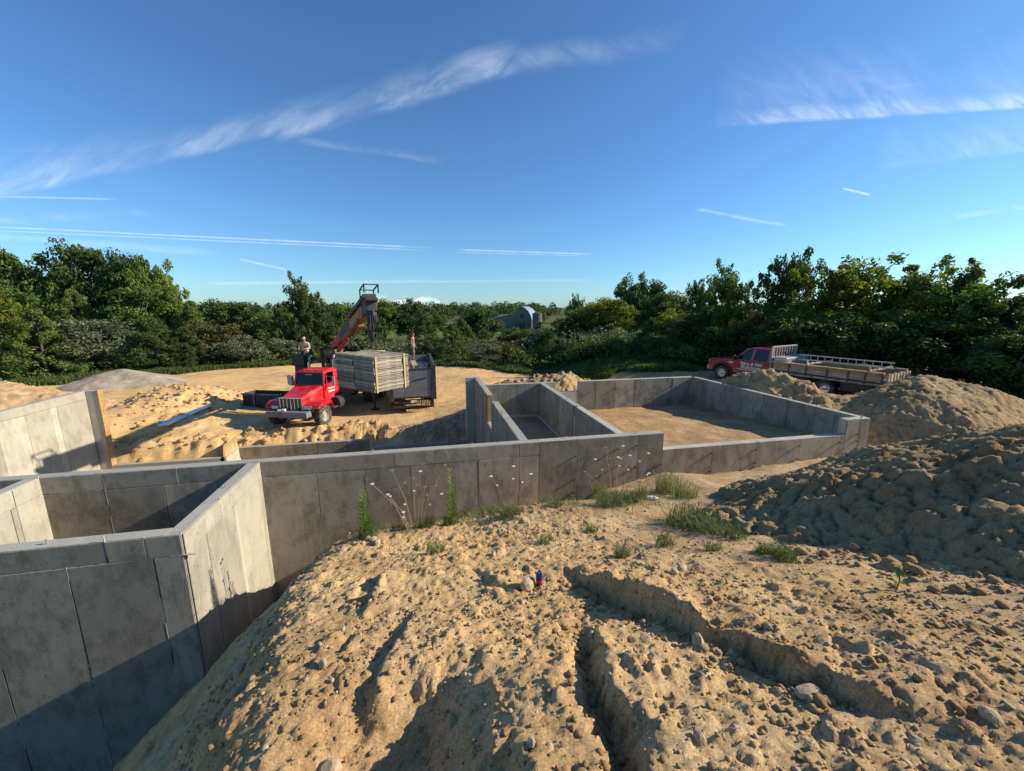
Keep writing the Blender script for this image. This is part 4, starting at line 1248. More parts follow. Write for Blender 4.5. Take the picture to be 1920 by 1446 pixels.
TREES = [
    ('oak', 'leaf_oak', -56.3, 62.7, -4.41, 13.78, 12.70, 'broadleaf_tree', 'leafy green tree cut by the photo edge, topmost of the far left wood'),
    ('oak', 'leaf_oak', -51.9, 63.8, -4.71, 15.15, 8.34, 'broadleaf_tree', 'broad green tree forming the first rounded top from the left of the wood'),
    ('oak', 'leaf_dark', -47.9, 63.9, -4.86, 14.19, 8.50, 'broadleaf_tree', 'dull green tree between the first two high tops of the left wood'),
    ('oak', 'leaf_oak', -43.1, 60.9, -4.56, 13.58, 6.82, 'broadleaf_tree', 'green tree just left of the tallest top in the left wood'),
    ('oak', 'leaf_dark', -40.8, 62.4, -4.86, 15.86, 8.50, 'broadleaf_tree', 'tallest dark green tree of the left wood'),
    ('oak', 'leaf_dark', -36.2, 60.4, -4.71, 14.46, 7.30, 'broadleaf_tree', 'dark rounded tree just right of the tallest top in the left wood'),
    ('oak', 'leaf_oak', -32.0, 57.5, -4.41, 12.99, 5.35, 'broadleaf_tree', 'green tree on the steep right shoulder of the left wood'),
    ('cedar', 'leaf_oak', -28.4, 53.7, -3.66, 8.94, 4.71, 'cedar_tree', 'pointed green cedar below the right shoulder of the left wood'),
    ('cedar', 'leaf_cedar', -25.8, 52.2, -3.22, 6.94, 4.92, 'cedar_tree', 'loose green cedar at the right foot of the left wood'),
    ('oak', 'leaf_oak', -42.7, 54.7, -3.79, 9.27, 7.82, 'broadleaf_tree', 'green tree in the middle row behind the bright cedars at far left'),
    ('oak', 'leaf_oak', -32.1, 52.4, -3.67, 9.15, 8.42, 'broadleaf_tree', 'green tree in the middle row behind the grey-green bush'),
    ('cedar', 'leaf_cedar', -36.6, 52.4, -3.52, 8.37, 6.47, 'cedar_tree', 'cedar in the middle row above the grey-green bush'),
    ('cedar', 'leaf_gold', -35.4, 41.9, -2.58, 8.12, 6.82, 'cedar_tree', 'tall bright yellow-green cedar cut by the left photo edge'),
    ('cedar', 'leaf_cedar', -31.7, 41.1, -2.49, 5.35, 5.45, 'cedar_tree', 'low green cedar between the bright cedar and the grey-green bush'),
    ('olive', 'leaf_olive', -29.3, 43.7, -2.68, 5.39, 7.42, 'olive_bush', 'large grey-green bush behind the grey gravel heap'),
    ('cedar', 'leaf_dark', -24.9, 43.8, -2.73, 4.69, 6.10, 'cedar_tree', 'dark low cedar right of the large grey-green bush'),
    ('bush', 'leaf_brown', -21.4, 47.2, -2.90, 5.29, 6.18, 'round_bush', 'yellowish-green round bush left of the red truck'),
    ('bush', 'leaf_olive', -18.5, 45.6, -2.65, 3.23, 4.93, 'round_bush', 'pale tan-green bush behind the sand yard left of the truck cab'),
    ('cedar', 'leaf_dark', -22.7, 44.4, -2.68, 3.89, 4.69, 'cedar_tree', 'dark cedar bush between the low cedar and the yellowish bush'),
    ('oak', 'leaf_dark', -34.6, 81.1, -3.90, 8.22, 8.66, 'broadleaf_tree', 'far dark rounded tree right of the dip in the left treeline'),
    ('oak', 'leaf_dark', -30.7, 82.3, -4.09, 7.77, 7.91, 'broadleaf_tree', 'far dark tree behind the pale bush'),
    ('oak', 'leaf_oak', -24.9, 76.9, -3.89, 7.90, 7.95, 'broadleaf_tree', 'green tree just left of the tall lone tree'),
    ('cedar', 'leaf_cedar', -18.9, 52.9, -2.98, 4.53, 5.13, 'cedar_tree', 'green cedar behind the sand yard above the red cab roof'),
    ('airy', 'leaf_dark', -14.5, 54.0, -2.97, 9.64, 5.01, 'tall_tree', 'tall narrow dark tree rising alone behind the crane operator'),
    ('airy', 'leaf_dark', -13.2, 55.8, -3.00, 6.75, 4.17, 'tall_tree', 'shorter dark tree at the right side of the tall lone tree'),
    ('oak', 'leaf_oak', -12.9, 70.3, -3.32, 6.75, 7.06, 'broadleaf_tree', 'green tree behind the lower crane boom'),
    ('bush', 'leaf_olive', -15.4, 50.1, -2.85, 2.54, 5.23, 'round_bush', 'grassy green bush behind the crane operator seat'),
    ('bush', 'leaf_olive', -9.0, 54.9, -2.94, 3.00, 7.65, 'round_bush', 'sunlit tan-green bush seen under the crane boom'),
    ('oak', 'leaf_oak', -9.5, 99.8, -2.98, 7.85, 9.53, 'broadleaf_tree', 'green tree just right of the crane head'),
    ('oak', 'leaf_dark', -4.3, 101.8, -3.17, 8.10, 9.83, 'broadleaf_tree', 'dark tree below the small white clouds right of the crane'),
    ('oak', 'leaf_dark', 1.9, 112.9, -3.50, 7.22, 8.82, 'broadleaf_tree', 'small far tree at the right end of the group beside the crane'),
    ('olive', 'leaf_olive', -5.0, 60.1, -3.93, 3.50, 5.43, 'olive_bush', 'dry grey-green bush behind the lifting chain'),
    ('bush', 'leaf_dark', -7.3, 58.7, -3.25, 4.85, 4.49, 'round_bush', 'dark bush behind the hanging hook'),
    ('cedar', 'leaf_dark', -0.1, 46.6, -3.82, 5.92, 5.53, 'cedar_tree', 'dark green cedar behind the standing worker'),
    ('cedar', 'leaf_cedar', 2.9, 43.9, -3.64, 4.97, 4.41, 'cedar_tree', 'cedar right of the grey box, next to the standing worker'),
    ('oak', 'leaf_dark', 8.4, 61.4, -4.08, 7.00, 8.70, 'broadleaf_tree', 'dark rounded tree left in front of the old barn'),
    ('cedar', 'leaf_cedar', 5.1, 49.5, -4.41, 5.12, 4.01, 'cedar_tree', 'slim cedar between the worker and the dark rounded tree'),
    ('olive', 'leaf_olive', 5.6, 40.3, -3.29, 3.01, 4.39, 'olive_bush', 'grey-green bush at the yard edge below the dark rounded tree'),
    ('bush', 'leaf_brown', 8.4, 40.7, -3.45, 2.98, 4.21, 'round_bush', 'olive-brown bush at the yard edge below the old barn'),
    ('cedar', 'leaf_dark', 11.5, 36.9, -3.60, 4.30, 5.47, 'cedar_tree', 'broad dark cedar below the right side of the old barn'),
    ('cedar', 'leaf_cedar', 20.5, 71.3, -4.09, 4.47, 3.96, 'cedar_tree', 'small pointed cedar hiding the foot of the barn'),
    ('bush', 'leaf_oak', 36.2, 105.8, -2.05, 4.04, 4.71, 'round_bush', 'small round tree on the pasture right of the barn'),
    ('bush', 'leaf_dark', 13.5, 54.0, -4.57, 3.67, 5.24, 'round_bush', 'dark bush in front of the barn between the cedars'),
    ('olive', 'leaf_olive', 14.5, 33.1, -3.38, 2.36, 3.61, 'olive_bush', 'grey-green bush behind the gap in the garage rear wall'),
    ('airy', 'leaf_dark', 32.5, 83.9, -1.04, 7.16, 4.00, 'slender_tree', 'slender far tree standing left of the right-hand trees'),
    ('oak', 'leaf_gold', 21.1, 44.1, -4.12, 8.19, 7.38, 'broadleaf_tree', 'rounded tree with a yellow-lit right side, first of the right-hand trees'),
    ('oak', 'leaf_dark', 35.4, 65.9, -4.84, 13.51, 6.93, 'broadleaf_tree', 'round dark crown rising behind the yellow-lit tree'),
    ('oak', 'leaf_dark', 37.1, 59.4, -4.19, 11.86, 9.26, 'broadleaf_tree', 'broad dark dome-shaped crown behind the right-hand trees'),
    ('bush', 'leaf_gold', 22.9, 33.5, -3.13, 6.08, 4.32, 'round_bush', 'yellow-green young tree in front of the dome-shaped crown'),
    ('airy', 'leaf_dark', 30.1, 40.1, -3.82, 10.02, 4.06, 'slender_tree', 'dark tree with a small tufted top right of the dome-shaped crown'),
    ('cedar', 'leaf_dark', 20.0, 33.0, -3.26, 5.24, 3.96, 'cedar_tree', 'dark cedar in the shade left of the pickup'),
    ('oak', 'leaf_dark', 21.5, 28.6, -2.85, 5.50, 5.07, 'broadleaf_tree', 'dark shaded tree left of the pickup bonnet'),
    ('airy', 'leaf_oak', 23.7, 28.2, -2.54, 8.88, 4.19, 'young_tree', 'slender young tree with a pointed top above the pickup bonnet'),
    ('airy', 'leaf_dark', 26.6, 25.6, -2.00, 9.27, 4.97, 'young_tree', 'dark upright tree, tallest of the right-hand trees'),
    ('bush', 'leaf_brown', 22.2, 22.5, -1.57, 5.17, 3.97, 'round_bush', 'olive-brown bush right behind the pickup cab'),
    ('airy', 'leaf_gold', 25.8, 20.6, -1.61, 7.78, 7.47, 'young_tree', 'wide yellow-green leafy tree behind the pickup bed'),
    ('airy', 'leaf_oak', 28.4, 19.1, -1.49, 7.02, 4.34, 'young_tree', 'tree with thin leaning top twigs right of the yellow-green tree'),
    ('airy', 'leaf_oak', 28.1, 16.1, -1.01, 6.52, 5.44, 'young_tree', 'bushy young tree with a spiky top behind the right earth mound'),
    ('airy', 'leaf_dark', 28.3, 14.0, -0.81, 4.78, 5.08, 'young_tree', 'dark tree at the right photo edge'),
    ('airy', 'leaf_dark', 26.4, 11.3, -0.64, 4.35, 5.23, 'young_tree', 'dark leafy tree cut off by the right photo edge'),
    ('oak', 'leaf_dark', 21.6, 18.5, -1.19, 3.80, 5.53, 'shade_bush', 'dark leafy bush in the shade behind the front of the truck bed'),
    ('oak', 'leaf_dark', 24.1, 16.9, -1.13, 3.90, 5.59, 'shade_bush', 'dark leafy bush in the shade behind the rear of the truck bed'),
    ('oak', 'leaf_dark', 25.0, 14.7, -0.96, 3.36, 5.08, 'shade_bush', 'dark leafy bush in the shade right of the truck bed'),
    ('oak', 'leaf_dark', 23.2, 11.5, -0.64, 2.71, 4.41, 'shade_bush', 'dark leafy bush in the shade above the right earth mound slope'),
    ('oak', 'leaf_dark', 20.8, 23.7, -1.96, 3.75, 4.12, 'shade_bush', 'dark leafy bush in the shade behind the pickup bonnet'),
    ('bush', 'leaf_dark', 18.7, 36.3, -3.67, 3.88, 4.81, 'round_bush', 'dark low bush right of the grey-green bush behind the garage'),
    ('cedar', 'leaf_cedar', 4.5, 51.7, -4.71, 6.28, 4.87, 'cedar_tree', 'tall cedar just right of the worker, before the far pasture'),
    ('bush', 'leaf_dark', 11.2, 48.3, -4.15, 4.85, 5.35, 'round_bush', 'dark rounded bush covering the left foot of the barn'),
    ('cedar', 'leaf_dark', 15.8, 43.1, -4.06, 5.92, 4.61, 'cedar_tree', 'dark cedar between the barn and the slender far tree'),
    ('oak', 'leaf_oak', 20.0, 48.4, -4.71, 7.91, 5.91, 'broadleaf_tree', 'green tree just left of the yellow-lit rounded tree'),
    ('oak', 'leaf_dark', 29.7, 44.3, -4.41, 9.32, 6.02, 'broadleaf_tree', 'dark crown filling the gap below the dome-shaped crown'),
]
rd = random.Random(11)
for (kind, mat, x, y, z, h, wd, nm, lb) in TREES:
    plant_tree(kind, mat, x, y, z + h, wd, nm, lb, 'trees and bushes round the building site', rd.uniform(0, 6.28))


def undergrowth(name, label, pts, n, hmin, hmax, size, mat, seed, base=None):
    """one low mass of leaves along a broad line"""
    r = np.random.default_rng(seed)
    P = np.array(pts, float); seg = np.hypot(*np.diff(P[:, :2], axis=0).T); cum = np.r_[0, np.cumsum(seg)]
    t = r.random(n) * cum[-1]
    x = np.interp(t, cum, P[:, 0]); y = np.interp(t, cum, P[:, 1]); w = np.interp(t, cum, P[:, 2])
    x = x + w * r.normal(size=n) * 0.5; y = y + w * r.normal(size=n) * 0.5
    top = np.clip(0.55 + 0.9 * fbm(x, y, 0.35, 4, s=90), 0.05, 1.3)
    z = ground_h(x, y, False) + (hmin + (hmax - hmin) * top) * r.random(n) ** 0.6
    C = np.stack([x, y, z], 1)
    V, F, tn = leaf_quads(C, np.full(n, size), r, 0.45, 0.4, np.clip(0.4 + 0.5 * fbm(x, y, 0.6, 3, s=91) + 0.2 * r.normal(size=n), 0, 1))
    me = mesh_np(name, V, F, mat)
    at = me.attributes.new('tone', 'FLOAT', 'POINT'); at.data.foreach_set('value', tn.astype(np.float32))
    o = link(name, me); tag(o, label, 'undergrowth', kind='stuff')
    return o


undergrowth('undergrowth', 'tangled green undergrowth at the foot of the left wood', [(-62, 50, 6), (-40, 47, 5), (-31, 46, 4), (-22, 49, 4), (-14, 53, 4)], 26000, 0.3, 1.7, 0.16, M['leaf_oak'], 21)
undergrowth('undergrowth', 'rough dark scrub filling the dip between the yard and the barn', [(-16, 60, 5), (-4, 56, 6), (6, 52, 6), (14, 46, 5), (20, 40, 4), (24, 32, 3)], 30000, 0.3, 2.3, 0.15, M['leaf_olive'], 22)
undergrowth('undergrowth', 'low dark bushes beyond the garage rear wall', [(9, 36, 2.0), (14, 32, 2.0), (17.5, 28.5, 1.8), (19.5, 25.5, 1.2)], 15000, 0.3, 1.9, 0.13, M['leaf_dark'], 24)
undergrowth('undergrowth', 'dark shaded scrub behind the pickup and the right mounds', [(17.5, 27, 2.0), (20.6, 22.5, 1.2), (22.4, 18.5, 1.2), (23.4, 14, 1.2), (23.4, 9, 1.5), (22.5, 4, 1.5)], 15000, 0.2, 1.6, 0.13, M['leaf_dark'], 23)


def far_woods():
    """far-off woods that read as one mass round the horizon"""
    r = np.random.default_rng(31)
    Cs, Ts = [], []
    for i in range(420):
        a = r.uniform(-1.25, 1.35); d = r.uniform(230, 460)
        x, y = math.sin(a + R(12)) * d, math.cos(a + R(12)) * d
        if y < 60: continue
        h = r.uniform(7, 13); w = r.uniform(7, 13)
        zb = gz(x, y)
        n = 230
        dd = r.normal(size=(n, 3)); dd /= np.linalg.norm(dd, axis=1)[:, None]
        k = r.random(n) ** 0.35
        Cs.append(np.stack([x + dd[:, 0] * w * 0.55 * k, y + dd[:, 1] * w * 0.55 * k, zb + h * 0.5 + dd[:, 2] * h * 0.5 * k], 1))
        Ts.append(np.clip(r.uniform(0.1, 0.6) + 0.2 * r.normal(size=n) + 0.2 * dd[:, 2], 0, 1))
    C = np.concatenate(Cs); T = np.concatenate(Ts)
    V, F, t = leaf_quads(C, np.full(len(C), 0.75), r, 0.7, 0.5, T)
    me = mesh_np('distant_woods', V, F, M['leaf_dark'])
    at = me.attributes.new('tone', 'FLOAT', 'POINT'); at.data.foreach_set('value', t.astype(np.float32))
    o = link('distant_woods', me); tag(o, 'thin dark line of far-off woods along the horizon', 'woods', kind='stuff')


far_woods()


# ------------------------------------------------------------------ grass and weeds
def blades(name, xs, ys, zs, hts, seed, width=0.012, lean=0.5, mat=None, tone0=0.35):
    """arching blades: root, middle, drooping tip"""
    r = np.random.default_rng(seed); n = len(xs)
    a = r.uniform(0, 6.28, n); ln = lean * r.uniform(0.15, 1.0, n) * hts
    dx, dy = np.cos(a) * ln, np.sin(a) * ln
    sx_, sy_ = -np.sin(a) * width, np.cos(a) * width
    wv = r.uniform(0.5, 1.3, n); dr = r.uniform(0.55, 1.0, n)
    P = lambda f, zf, wf: (np.stack([xs + dx * f - sx_ * wv * wf, ys + dy * f - sy_ * wv * wf, zs + hts * zf], 1), np.stack([xs + dx * f + sx_ * wv * wf, ys + dy * f + sy_ * wv * wf, zs + hts * zf], 1))
    b0, b1 = P(0, -0.03, 1.0); m0, m1 = P(0.30, 0.55, 0.85); q0, q1 = P(0.68, 0.86, 0.6)
    tp = np.stack([xs + dx, ys + dy, zs + hts * dr], 1)
    V = np.stack([b0, b1, m1, m0, q1, q0, tp], 1).reshape(-1, 3)
    k = np.arange(n)[:, None] * 7
    F = np.concatenate([k + np.array([[0, 1, 2]]), k + np.array([[0, 2, 3]]), k + np.array([[3, 2, 4]]), k + np.array([[3, 4, 5]]), k + np.array([[5, 4, 6]])])
    me = mesh_np(name, V, F, mat or M['grass'])
    t = np.clip(tone0 + 0.28 * r.normal(size=n), 0, 1)
    at = me.attributes.new('tone', 'FLOAT', 'POINT'); at.data.foreach_set('value', np.repeat(t, 7).astype(np.float32))
    return me


def grass_strip():
    r = np.random.default_rng(41); n = 60000
    x = r.uniform(-42, 17, n); e = np.interp(x, [-60, -34, -26, -18, -8, 0, 6, 10, 14, 18, 30], [26, 30, 37, 43, 47, 41, 34.5, 27, 24, 21, 19])
    y = e + np.abs(r.normal(size=n)) * 2.6 + 1.6 * fbm(x, e, 0.4, 3, s=93) - 0.3
    ok = fbm(x, y, 0.8, 3, s=94) > -0.35
    x, y = x[ok], y[ok]
    z = ground_h(x, y, False)
    h = np.clip(0.35 + 0.35 * fbm(x, y, 0.5, 3, s=95), 0.12, 0.9) * r.uniform(0.6, 1.3, len(x))
    o = link('grass', blades('grass', x, y, z, h, 42, 0.03, 0.6)); tag(o, 'strip of green grass along the far edge of the sandy yard', 'grass', kind='stuff')


grass_strip()

_tufts = []
for i, (n, rad, h, ln) in enumerate(((330, 0.16, 0.22, 1.5), (620, 0.30, 0.19, 1.7), (260, 0.22, 0.40, 0.9), (150, 0.13, 0.12, 1.8))):
    r = np.random.default_rng(50 + i)
    a = r.uniform(0, 6.28, n); q = rad * np.sqrt(r.random(n))
    _tufts.append(blades('grass_clump', q * np.cos(a), q * np.sin(a), np.zeros(n), h * r.uniform(0.4, 1.1, n), 60 + i, 0.0035, ln, tone0=0.80 if i == 2 else 0.52))


def tuft(x, y, k, s, label):
    o = link('grass_clump', _tufts[k]); o.location = (x, y, gz(x, y)); s *= 0.72; o.scale = (s, s, s * random.uniform(0.85, 1.15)); o.rotation_euler = (0, 0, random.uniform(0, 6.28))
    tag(o, label, 'grass clump', 'grass clumps by the foundation')


tuft(1.08, 8.14, 0, 1.20, 'grass clump in front of the long wall, left of the two side by side')
tuft(1.32, 6.09, 1, 1.00, 'wide grass clump below the middle of the long wall')
tuft(1.09, 6.71, 3, 1.20, 'small grass clump between the two clumps below the long wall')
tuft(2.14, 6.25, 3, 1.40, 'dry low grass clump left of the dark hole under the wall')
tuft(3.23, 8.17, 0, 1.10, 'grass clump right at the dark hole under the wall')
tuft(3.07, 5.89, 1, 1.40, 'big dark green clump left of the clear bottle')
tuft(3.77, 7.91, 2, 1.10, 'tall dry grass at the wall behind the big dark clump')
tuft(3.45, 6.03, 0, 1.30, 'green clump between the big dark clump and the bottle')
tuft(4.81, 6.93, 2, 1.60, 'tall straw-coloured grass at the garage sill step')
tuft(4.84, 6.37, 2, 1.30, 'straw grass right of the tall straw clump at the sill')
tuft(3.69, 4.64, 1, 1.70, 'large bright green grass clump right of the bottle')
tuft(3.70, 4.17, 1, 1.10, 'lower part of the green grass patch right of the bottle')
tuft(3.70, 3.89, 3, 1.50, 'thin end of the green grass patch right of the bottle')
tuft(2.11, 3.79, 0, 0.80, 'lone grass clump in bare sand below the big dark clump')
tuft(1.45, 4.64, 3, 1.20, 'tiny grass clump in bare sand above the blue can')
tuft(2.76, 3.94, 3, 1.30, 'flat grass clump left of the long bare patch')
tuft(3.12, 3.56, 3, 1.10, 'sparse small grass clump below the green patch')
tuft(3.55, 3.28, 0, 0.80, 'left one of the two grass clumps alone in the right sand')
tuft(3.56, 3.06, 0, 1.00, 'right one of the two grass clumps alone in the right sand')
tuft(-1.01, 5.98, 0, 1.30, 'grass clump at the foot of the left goldenrod')
tuft(-0.12, 6.33, 0, 1.20, 'grass clump among the dry wildflowers')
tuft(0.28, 6.33, 0, 1.10, 'grass clump at the foot of the right goldenrod')
tuft(-0.60, 6.38, 3, 1.30, 'low grass clump between the goldenrods')
tuft(0.66, 8.18, 3, 1.30, 'thin grass clump right of the right goldenrod')
tuft(2.22, 4.86, 3, 1.00, 'thin grass tuft in the sand left of the lone clump')
tuft(-0.00, 4.78, 3, 1.30, 'thin green tuft beside the red litter')
tuft(3.89, 6.33, 2, 0.90, 'straw tuft beside the clear bottle')


def sparse_grass():
    r = np.random.default_rng(71); n = 5200
    x = r.uniform(-1.4, 5.6, n); y = 6.75 - 0.22 * (x - 2.3) + r.normal(size=n) * 0.62
    ok = (fbm(x, y, 1.6, 3, s=97) > -0.02) & (y < 8.2) & (x > crest_x(y) + 0.15)
    x, y = x[ok], y[ok]
    o = link('grass', blades('grass', x, y, ground_h(x, y), r.uniform(0.03, 0.15, len(x)), 72, 0.0035, 1.8, tone0=0.72))
    tag(o, 'thin half-dry grass along the top of the slope before the long wall', 'grass', kind='stuff')


sparse_grass()


def goldenrod(x, y, h, label, seed):
    r = np.random.default_rng(seed)
    z = gz(x, y)
    root = empty('goldenrod_plant', (x, y, z)); tag(root, label, 'weed')
    st, C, D, S = MB(), [], [], []
    for s in range(3):
        a = r.uniform(0, 6.28); ox, oy = 0.03 * math.cos(a), 0.03 * math.sin(a); hh = h * (1.0 if s == 0 else r.uniform(0.6, 0.9))
        lx, ly = r.uniform(-0.04, 0.04, 2)
        st.tube([(ox, oy, -0.02), (ox + lx * 0.5, oy + ly * 0.5, hh * 0.5), (ox + lx, oy + ly, hh)], [0.006, 0.004, 0.002], 5)
        for k in range(int(80 * hh / h)):
            t = 0.12 + 0.88 * (k / (80 * hh / h))
            az = k * 2.4; l = (0.17 * (1 - 0.5 * t)) * r.uniform(0.7, 1.2)
            C.append((ox + lx * t, oy + ly * t, hh * t)); D.append((math.cos(az), math.sin(az), r.uniform(0.3, 0.9))); S.append(l)
    C, D, S = np.array(C), np.array(D), np.array(S)
    D /= np.linalg.norm(D, axis=1)[:, None]
    side = np.cross(D, [0, 0, 1]); side /= np.linalg.norm(side, axis=1)[:, None]
    V = np.stack([C, C + D * S[:, None] * 0.5 - side * 0.010, C + D * S[:, None] + np.array([0, 0, -0.012]), C + D * S[:, None] * 0.5 + side * 0.010], 1)
    F = np.arange(len(C) * 4).reshape(-1, 4)
    me = mesh_np('leaves', V.reshape(-1, 3), F, M['weed'])
    t = np.repeat(np.clip(C[:, 2] / h * 0.9 + 0.1 * r.normal(size=len(C)), 0, 1), 4)
    at = me.attributes.new('tone', 'FLOAT', 'POINT'); at.data.foreach_set('value', t.astype(np.float32))
    link('leaves', me, root)
    st.build('stem', M['weed'], root)


def wild_carrot(x, y, h, lean, label, seed, dry=False):
    rd = random.Random(seed)
    z = gz(x, y)
    root = empty('wild_carrot_flower', (x, y, z)); tag(root, label, 'wildflower', 'wildflowers in front of the long wall')
    tip = Vector((lean[0], lean[1], h))
    st = MB().tube([(0, 0, -0.02), tuple(tip * 0.5 + Vector((-lean[0] * 0.15, -lean[1] * 0.15, 0.02))), tuple(tip)], [0.006, 0.005, 0.0035], 5)
    side = tip * rd.uniform(0.45, 0.65)
    s2 = side + Vector((rd.uniform(-0.10, 0.10), rd.uniform(-0.06, 0.06), h * rd.uniform(0.15, 0.28)))
    st.tube([tuple(side), tuple((side + s2) / 2 + Vector((0, 0, 0.01))), tuple(s2)], [0.003, 0.0025, 0.002], 5)
    st.build('stem', M['straw'], root)
    for c, q in ((tip, 0.029), (s2, 0.017)):
        b = MB()
        for k in range(26):
            a = k * 2.4; rr = q * math.sqrt(k / 26)
            p = Vector((c.x + rr * math.cos(a), c.y + rr * math.sin(a), c.z + 0.012 - rr * 0.25))
            b.box(p, (0.009, 0.009, 0.006))
        b.add([c + Vector((0, 0, -0.02))] + [c + Vector((q * 0.9 * math.cos(i), q * 0.9 * math.sin(i), 0.0)) for i in [2 * math.pi * j / 7 for j in range(7)]], [(0, j + 1, (j + 1) % 7 + 1) for j in range(7)])
        b.build('flower_head', M['straw'] if dry else M['petal'], root)


goldenrod(-1.03, 5.99, 0.83, 'bright goldenrod plant, left of two in front of the long wall', 1)
goldenrod(0.33, 6.31, 0.98, 'bright goldenrod plant, right of two in front of the long wall', 2)
wild_carrot(-0.21, 6.29, 1.06, (0.43, 0.0), 'tall dry brown flower stalk beside the right goldenrod', 1, True)
wild_carrot(-0.34, 6.28, 1.05, (-0.28, 0.0), 'dry flower stalk leaning left, tallest of the left group', 2, True)
wild_carrot(-0.42, 6.25, 0.85, (-0.51, 0.0), 'wild carrot flower leaning far left above the left goldenrod', 3, False)
wild_carrot(-0.25, 6.32, 0.99, (0.07, 0.0), 'white flower at the top centre of the left group', 4, False)
wild_carrot(-0.30, 6.34, 0.87, (-0.00, 0.0), 'dry brown flower head in the middle of the left group', 5, True)
wild_carrot(-0.21, 6.29, 0.71, (0.09, 0.0), 'low dry flower head of the left group', 6, True)
wild_carrot(-0.12, 6.33, 0.56, (0.27, 0.0), 'small white flower just left of the right goldenrod', 7, False)
wild_carrot(-0.38, 6.22, 0.67, (-0.32, 0.0), 'white flower on a bent stalk right of the left goldenrod', 8, False)
wild_carrot(-0.42, 6.17, 0.35, (-0.05, 0.0), 'lowest white flower of the left group', 9, False)
wild_carrot(1.25, 6.26, 0.70, (-0.27, 0.0), 'white flower alone against the wall middle', 10, False)
wild_carrot(1.36, 6.34, 0.66, (0.34, 0.0), 'white flower leaning right near the dark hole', 11, False)
wild_carrot(1.32, 6.36, 0.85, (0.07, 0.0), 'small white flower against the upper wall middle', 12, False)
wild_carrot(3.57, 6.98, 1.08, (-0.18, 0.0), 'tall dry brown stalk in the group by the tie marks', 13, True)
wild_carrot(3.55, 6.82, 1.05, (0.14, 0.0), 'highest white flower against the tie marks', 14, False)
wild_carrot(3.81, 6.38, 0.85, (0.17, 0.0), 'white flower at the step in the wall', 15, False)
wild_carrot(3.45, 6.87, 0.84, (-0.31, 0.0), 'white flower left of the tall dry stalk', 16, False)
wild_carrot(3.50, 6.62, 0.80, (-0.01, 0.0), 'white flower right below the highest one', 17, False)
wild_carrot(3.56, 6.52, 0.83, (0.12, 0.0), 'white flower left of the wall step', 18, False)
wild_carrot(3.52, 7.12, 0.62, (-0.48, 0.0), 'dry flower head leaning left by the tie marks', 19, True)
wild_carrot(3.99, 6.58, 0.46, (0.15, 0.0), 'low white flower above the clear bottle', 20, False)

# ------------------------------------------------------------------ vehicles
def text_mesh(name, body, size, mat, parent, loc, rot, shear=0.0, bold=0.0, space=1.0):
    cu = bpy.data.curves.new(name, 'FONT')
    cu.body = body; cu.size = size; cu.extrude = 0.002; cu.align_x = 'CENTER'; cu.align_y = 'CENTER'; cu.shear = shear; cu.offset = bold
    cu.space_character = space
    tmp = bpy.data.objects.new('tmp', cu); COL.objects.link(tmp)
    dg = bpy.context.evaluated_depsgraph_get(); dg.update()
    me = bpy.data.meshes.new_from_object(tmp.evaluated_get(dg))
    bpy.data.objects.remove(tmp); bpy.data.curves.remove(cu)
    me.materials.clear(); me.materials.append(mat)
    o = link(name, me, parent); o.location = loc; o.rotation_euler = rot
    return o


def make_wheel(parent, c, rad, width, rim_mat, axis='X', side=1, tread=True, rim_r=0.56):
    """wheel = tyre + rim + hub under one wheel part; side: which way the outside looks along the axis"""
    w = link('wheel', None, parent)
    w.location = c
    if axis == 'Y': w.rotation_euler = (0, 0, R(90))
    hw = width / 2; rr = rad * rim_r
    t = MB().lathe([(rr, -hw * 0.85), (rad * 0.80, -hw), (rad * 0.95, -hw * 0.9), (rad, -hw * 0.68), (rad, hw * 0.68), (rad * 0.95, hw * 0.9), (rad * 0.80, hw), (rr, hw * 0.85)], (0, 0, 0), 'X', 36)
    if tread:
        for i in range(34):
            a = 2 * math.pi * i / 34
            for s in (-1, 1):
                m = Matrix.Rotation(a, 3, 'X') @ Matrix.Rotation(R(24 * s), 3, 'Z')
                t.box(Matrix.Rotation(a, 3, 'X') @ Vector((s * hw * 0.40, 0, rad)), (hw * 0.78, rad * 0.085, rad * 0.05), m)
    t.build('tyre', M['tyre'], w)
    sx_ = side
    MB().lathe([(rr * 1.02, sx_ * hw * 0.80), (rr * 0.94, sx_ * hw * 0.84), (rr * 0.80, sx_ * hw * 0.35), (rr * 0.40, sx_ * hw * 0.30), (rr * 0.36, sx_ * hw * 0.62), (0.001, sx_ * hw * 0.66), (0.001, -sx_ * hw * 0.5), (rr * 1.02, -sx_ * hw * 0.8)], (0, 0, 0), 'X', 28).build('rim', rim_mat, w, smooth=False)
    nuts = MB()
    for i in range(8):
        a = 2 * math.pi * i / 8
        nuts.cyl((sx_ * hw * 0.30, rr * 0.58 * math.cos(a), rr * 0.58 * math.sin(a)), (sx_ * hw * 0.44, rr * 0.58 * math.cos(a), rr * 0.58 * math.sin(a)), rr * 0.06, n=6)
    nuts.build('hub', rim_mat, w)
    return w


TR = empty('crane_truck', (-6.33, 19.2, -2.50), R(-19.4))
tag(TR, 'bright red truck with a folding loader crane, parked nose-on behind the low wall', 'truck')
TM = Matrix.Translation((-6.33, 19.2, -2.50)) @ Matrix.Rotation(R(-19.4), 4, 'Z')
TI = TM.inverted()
tl = lambda p: TI @ Vector(p)


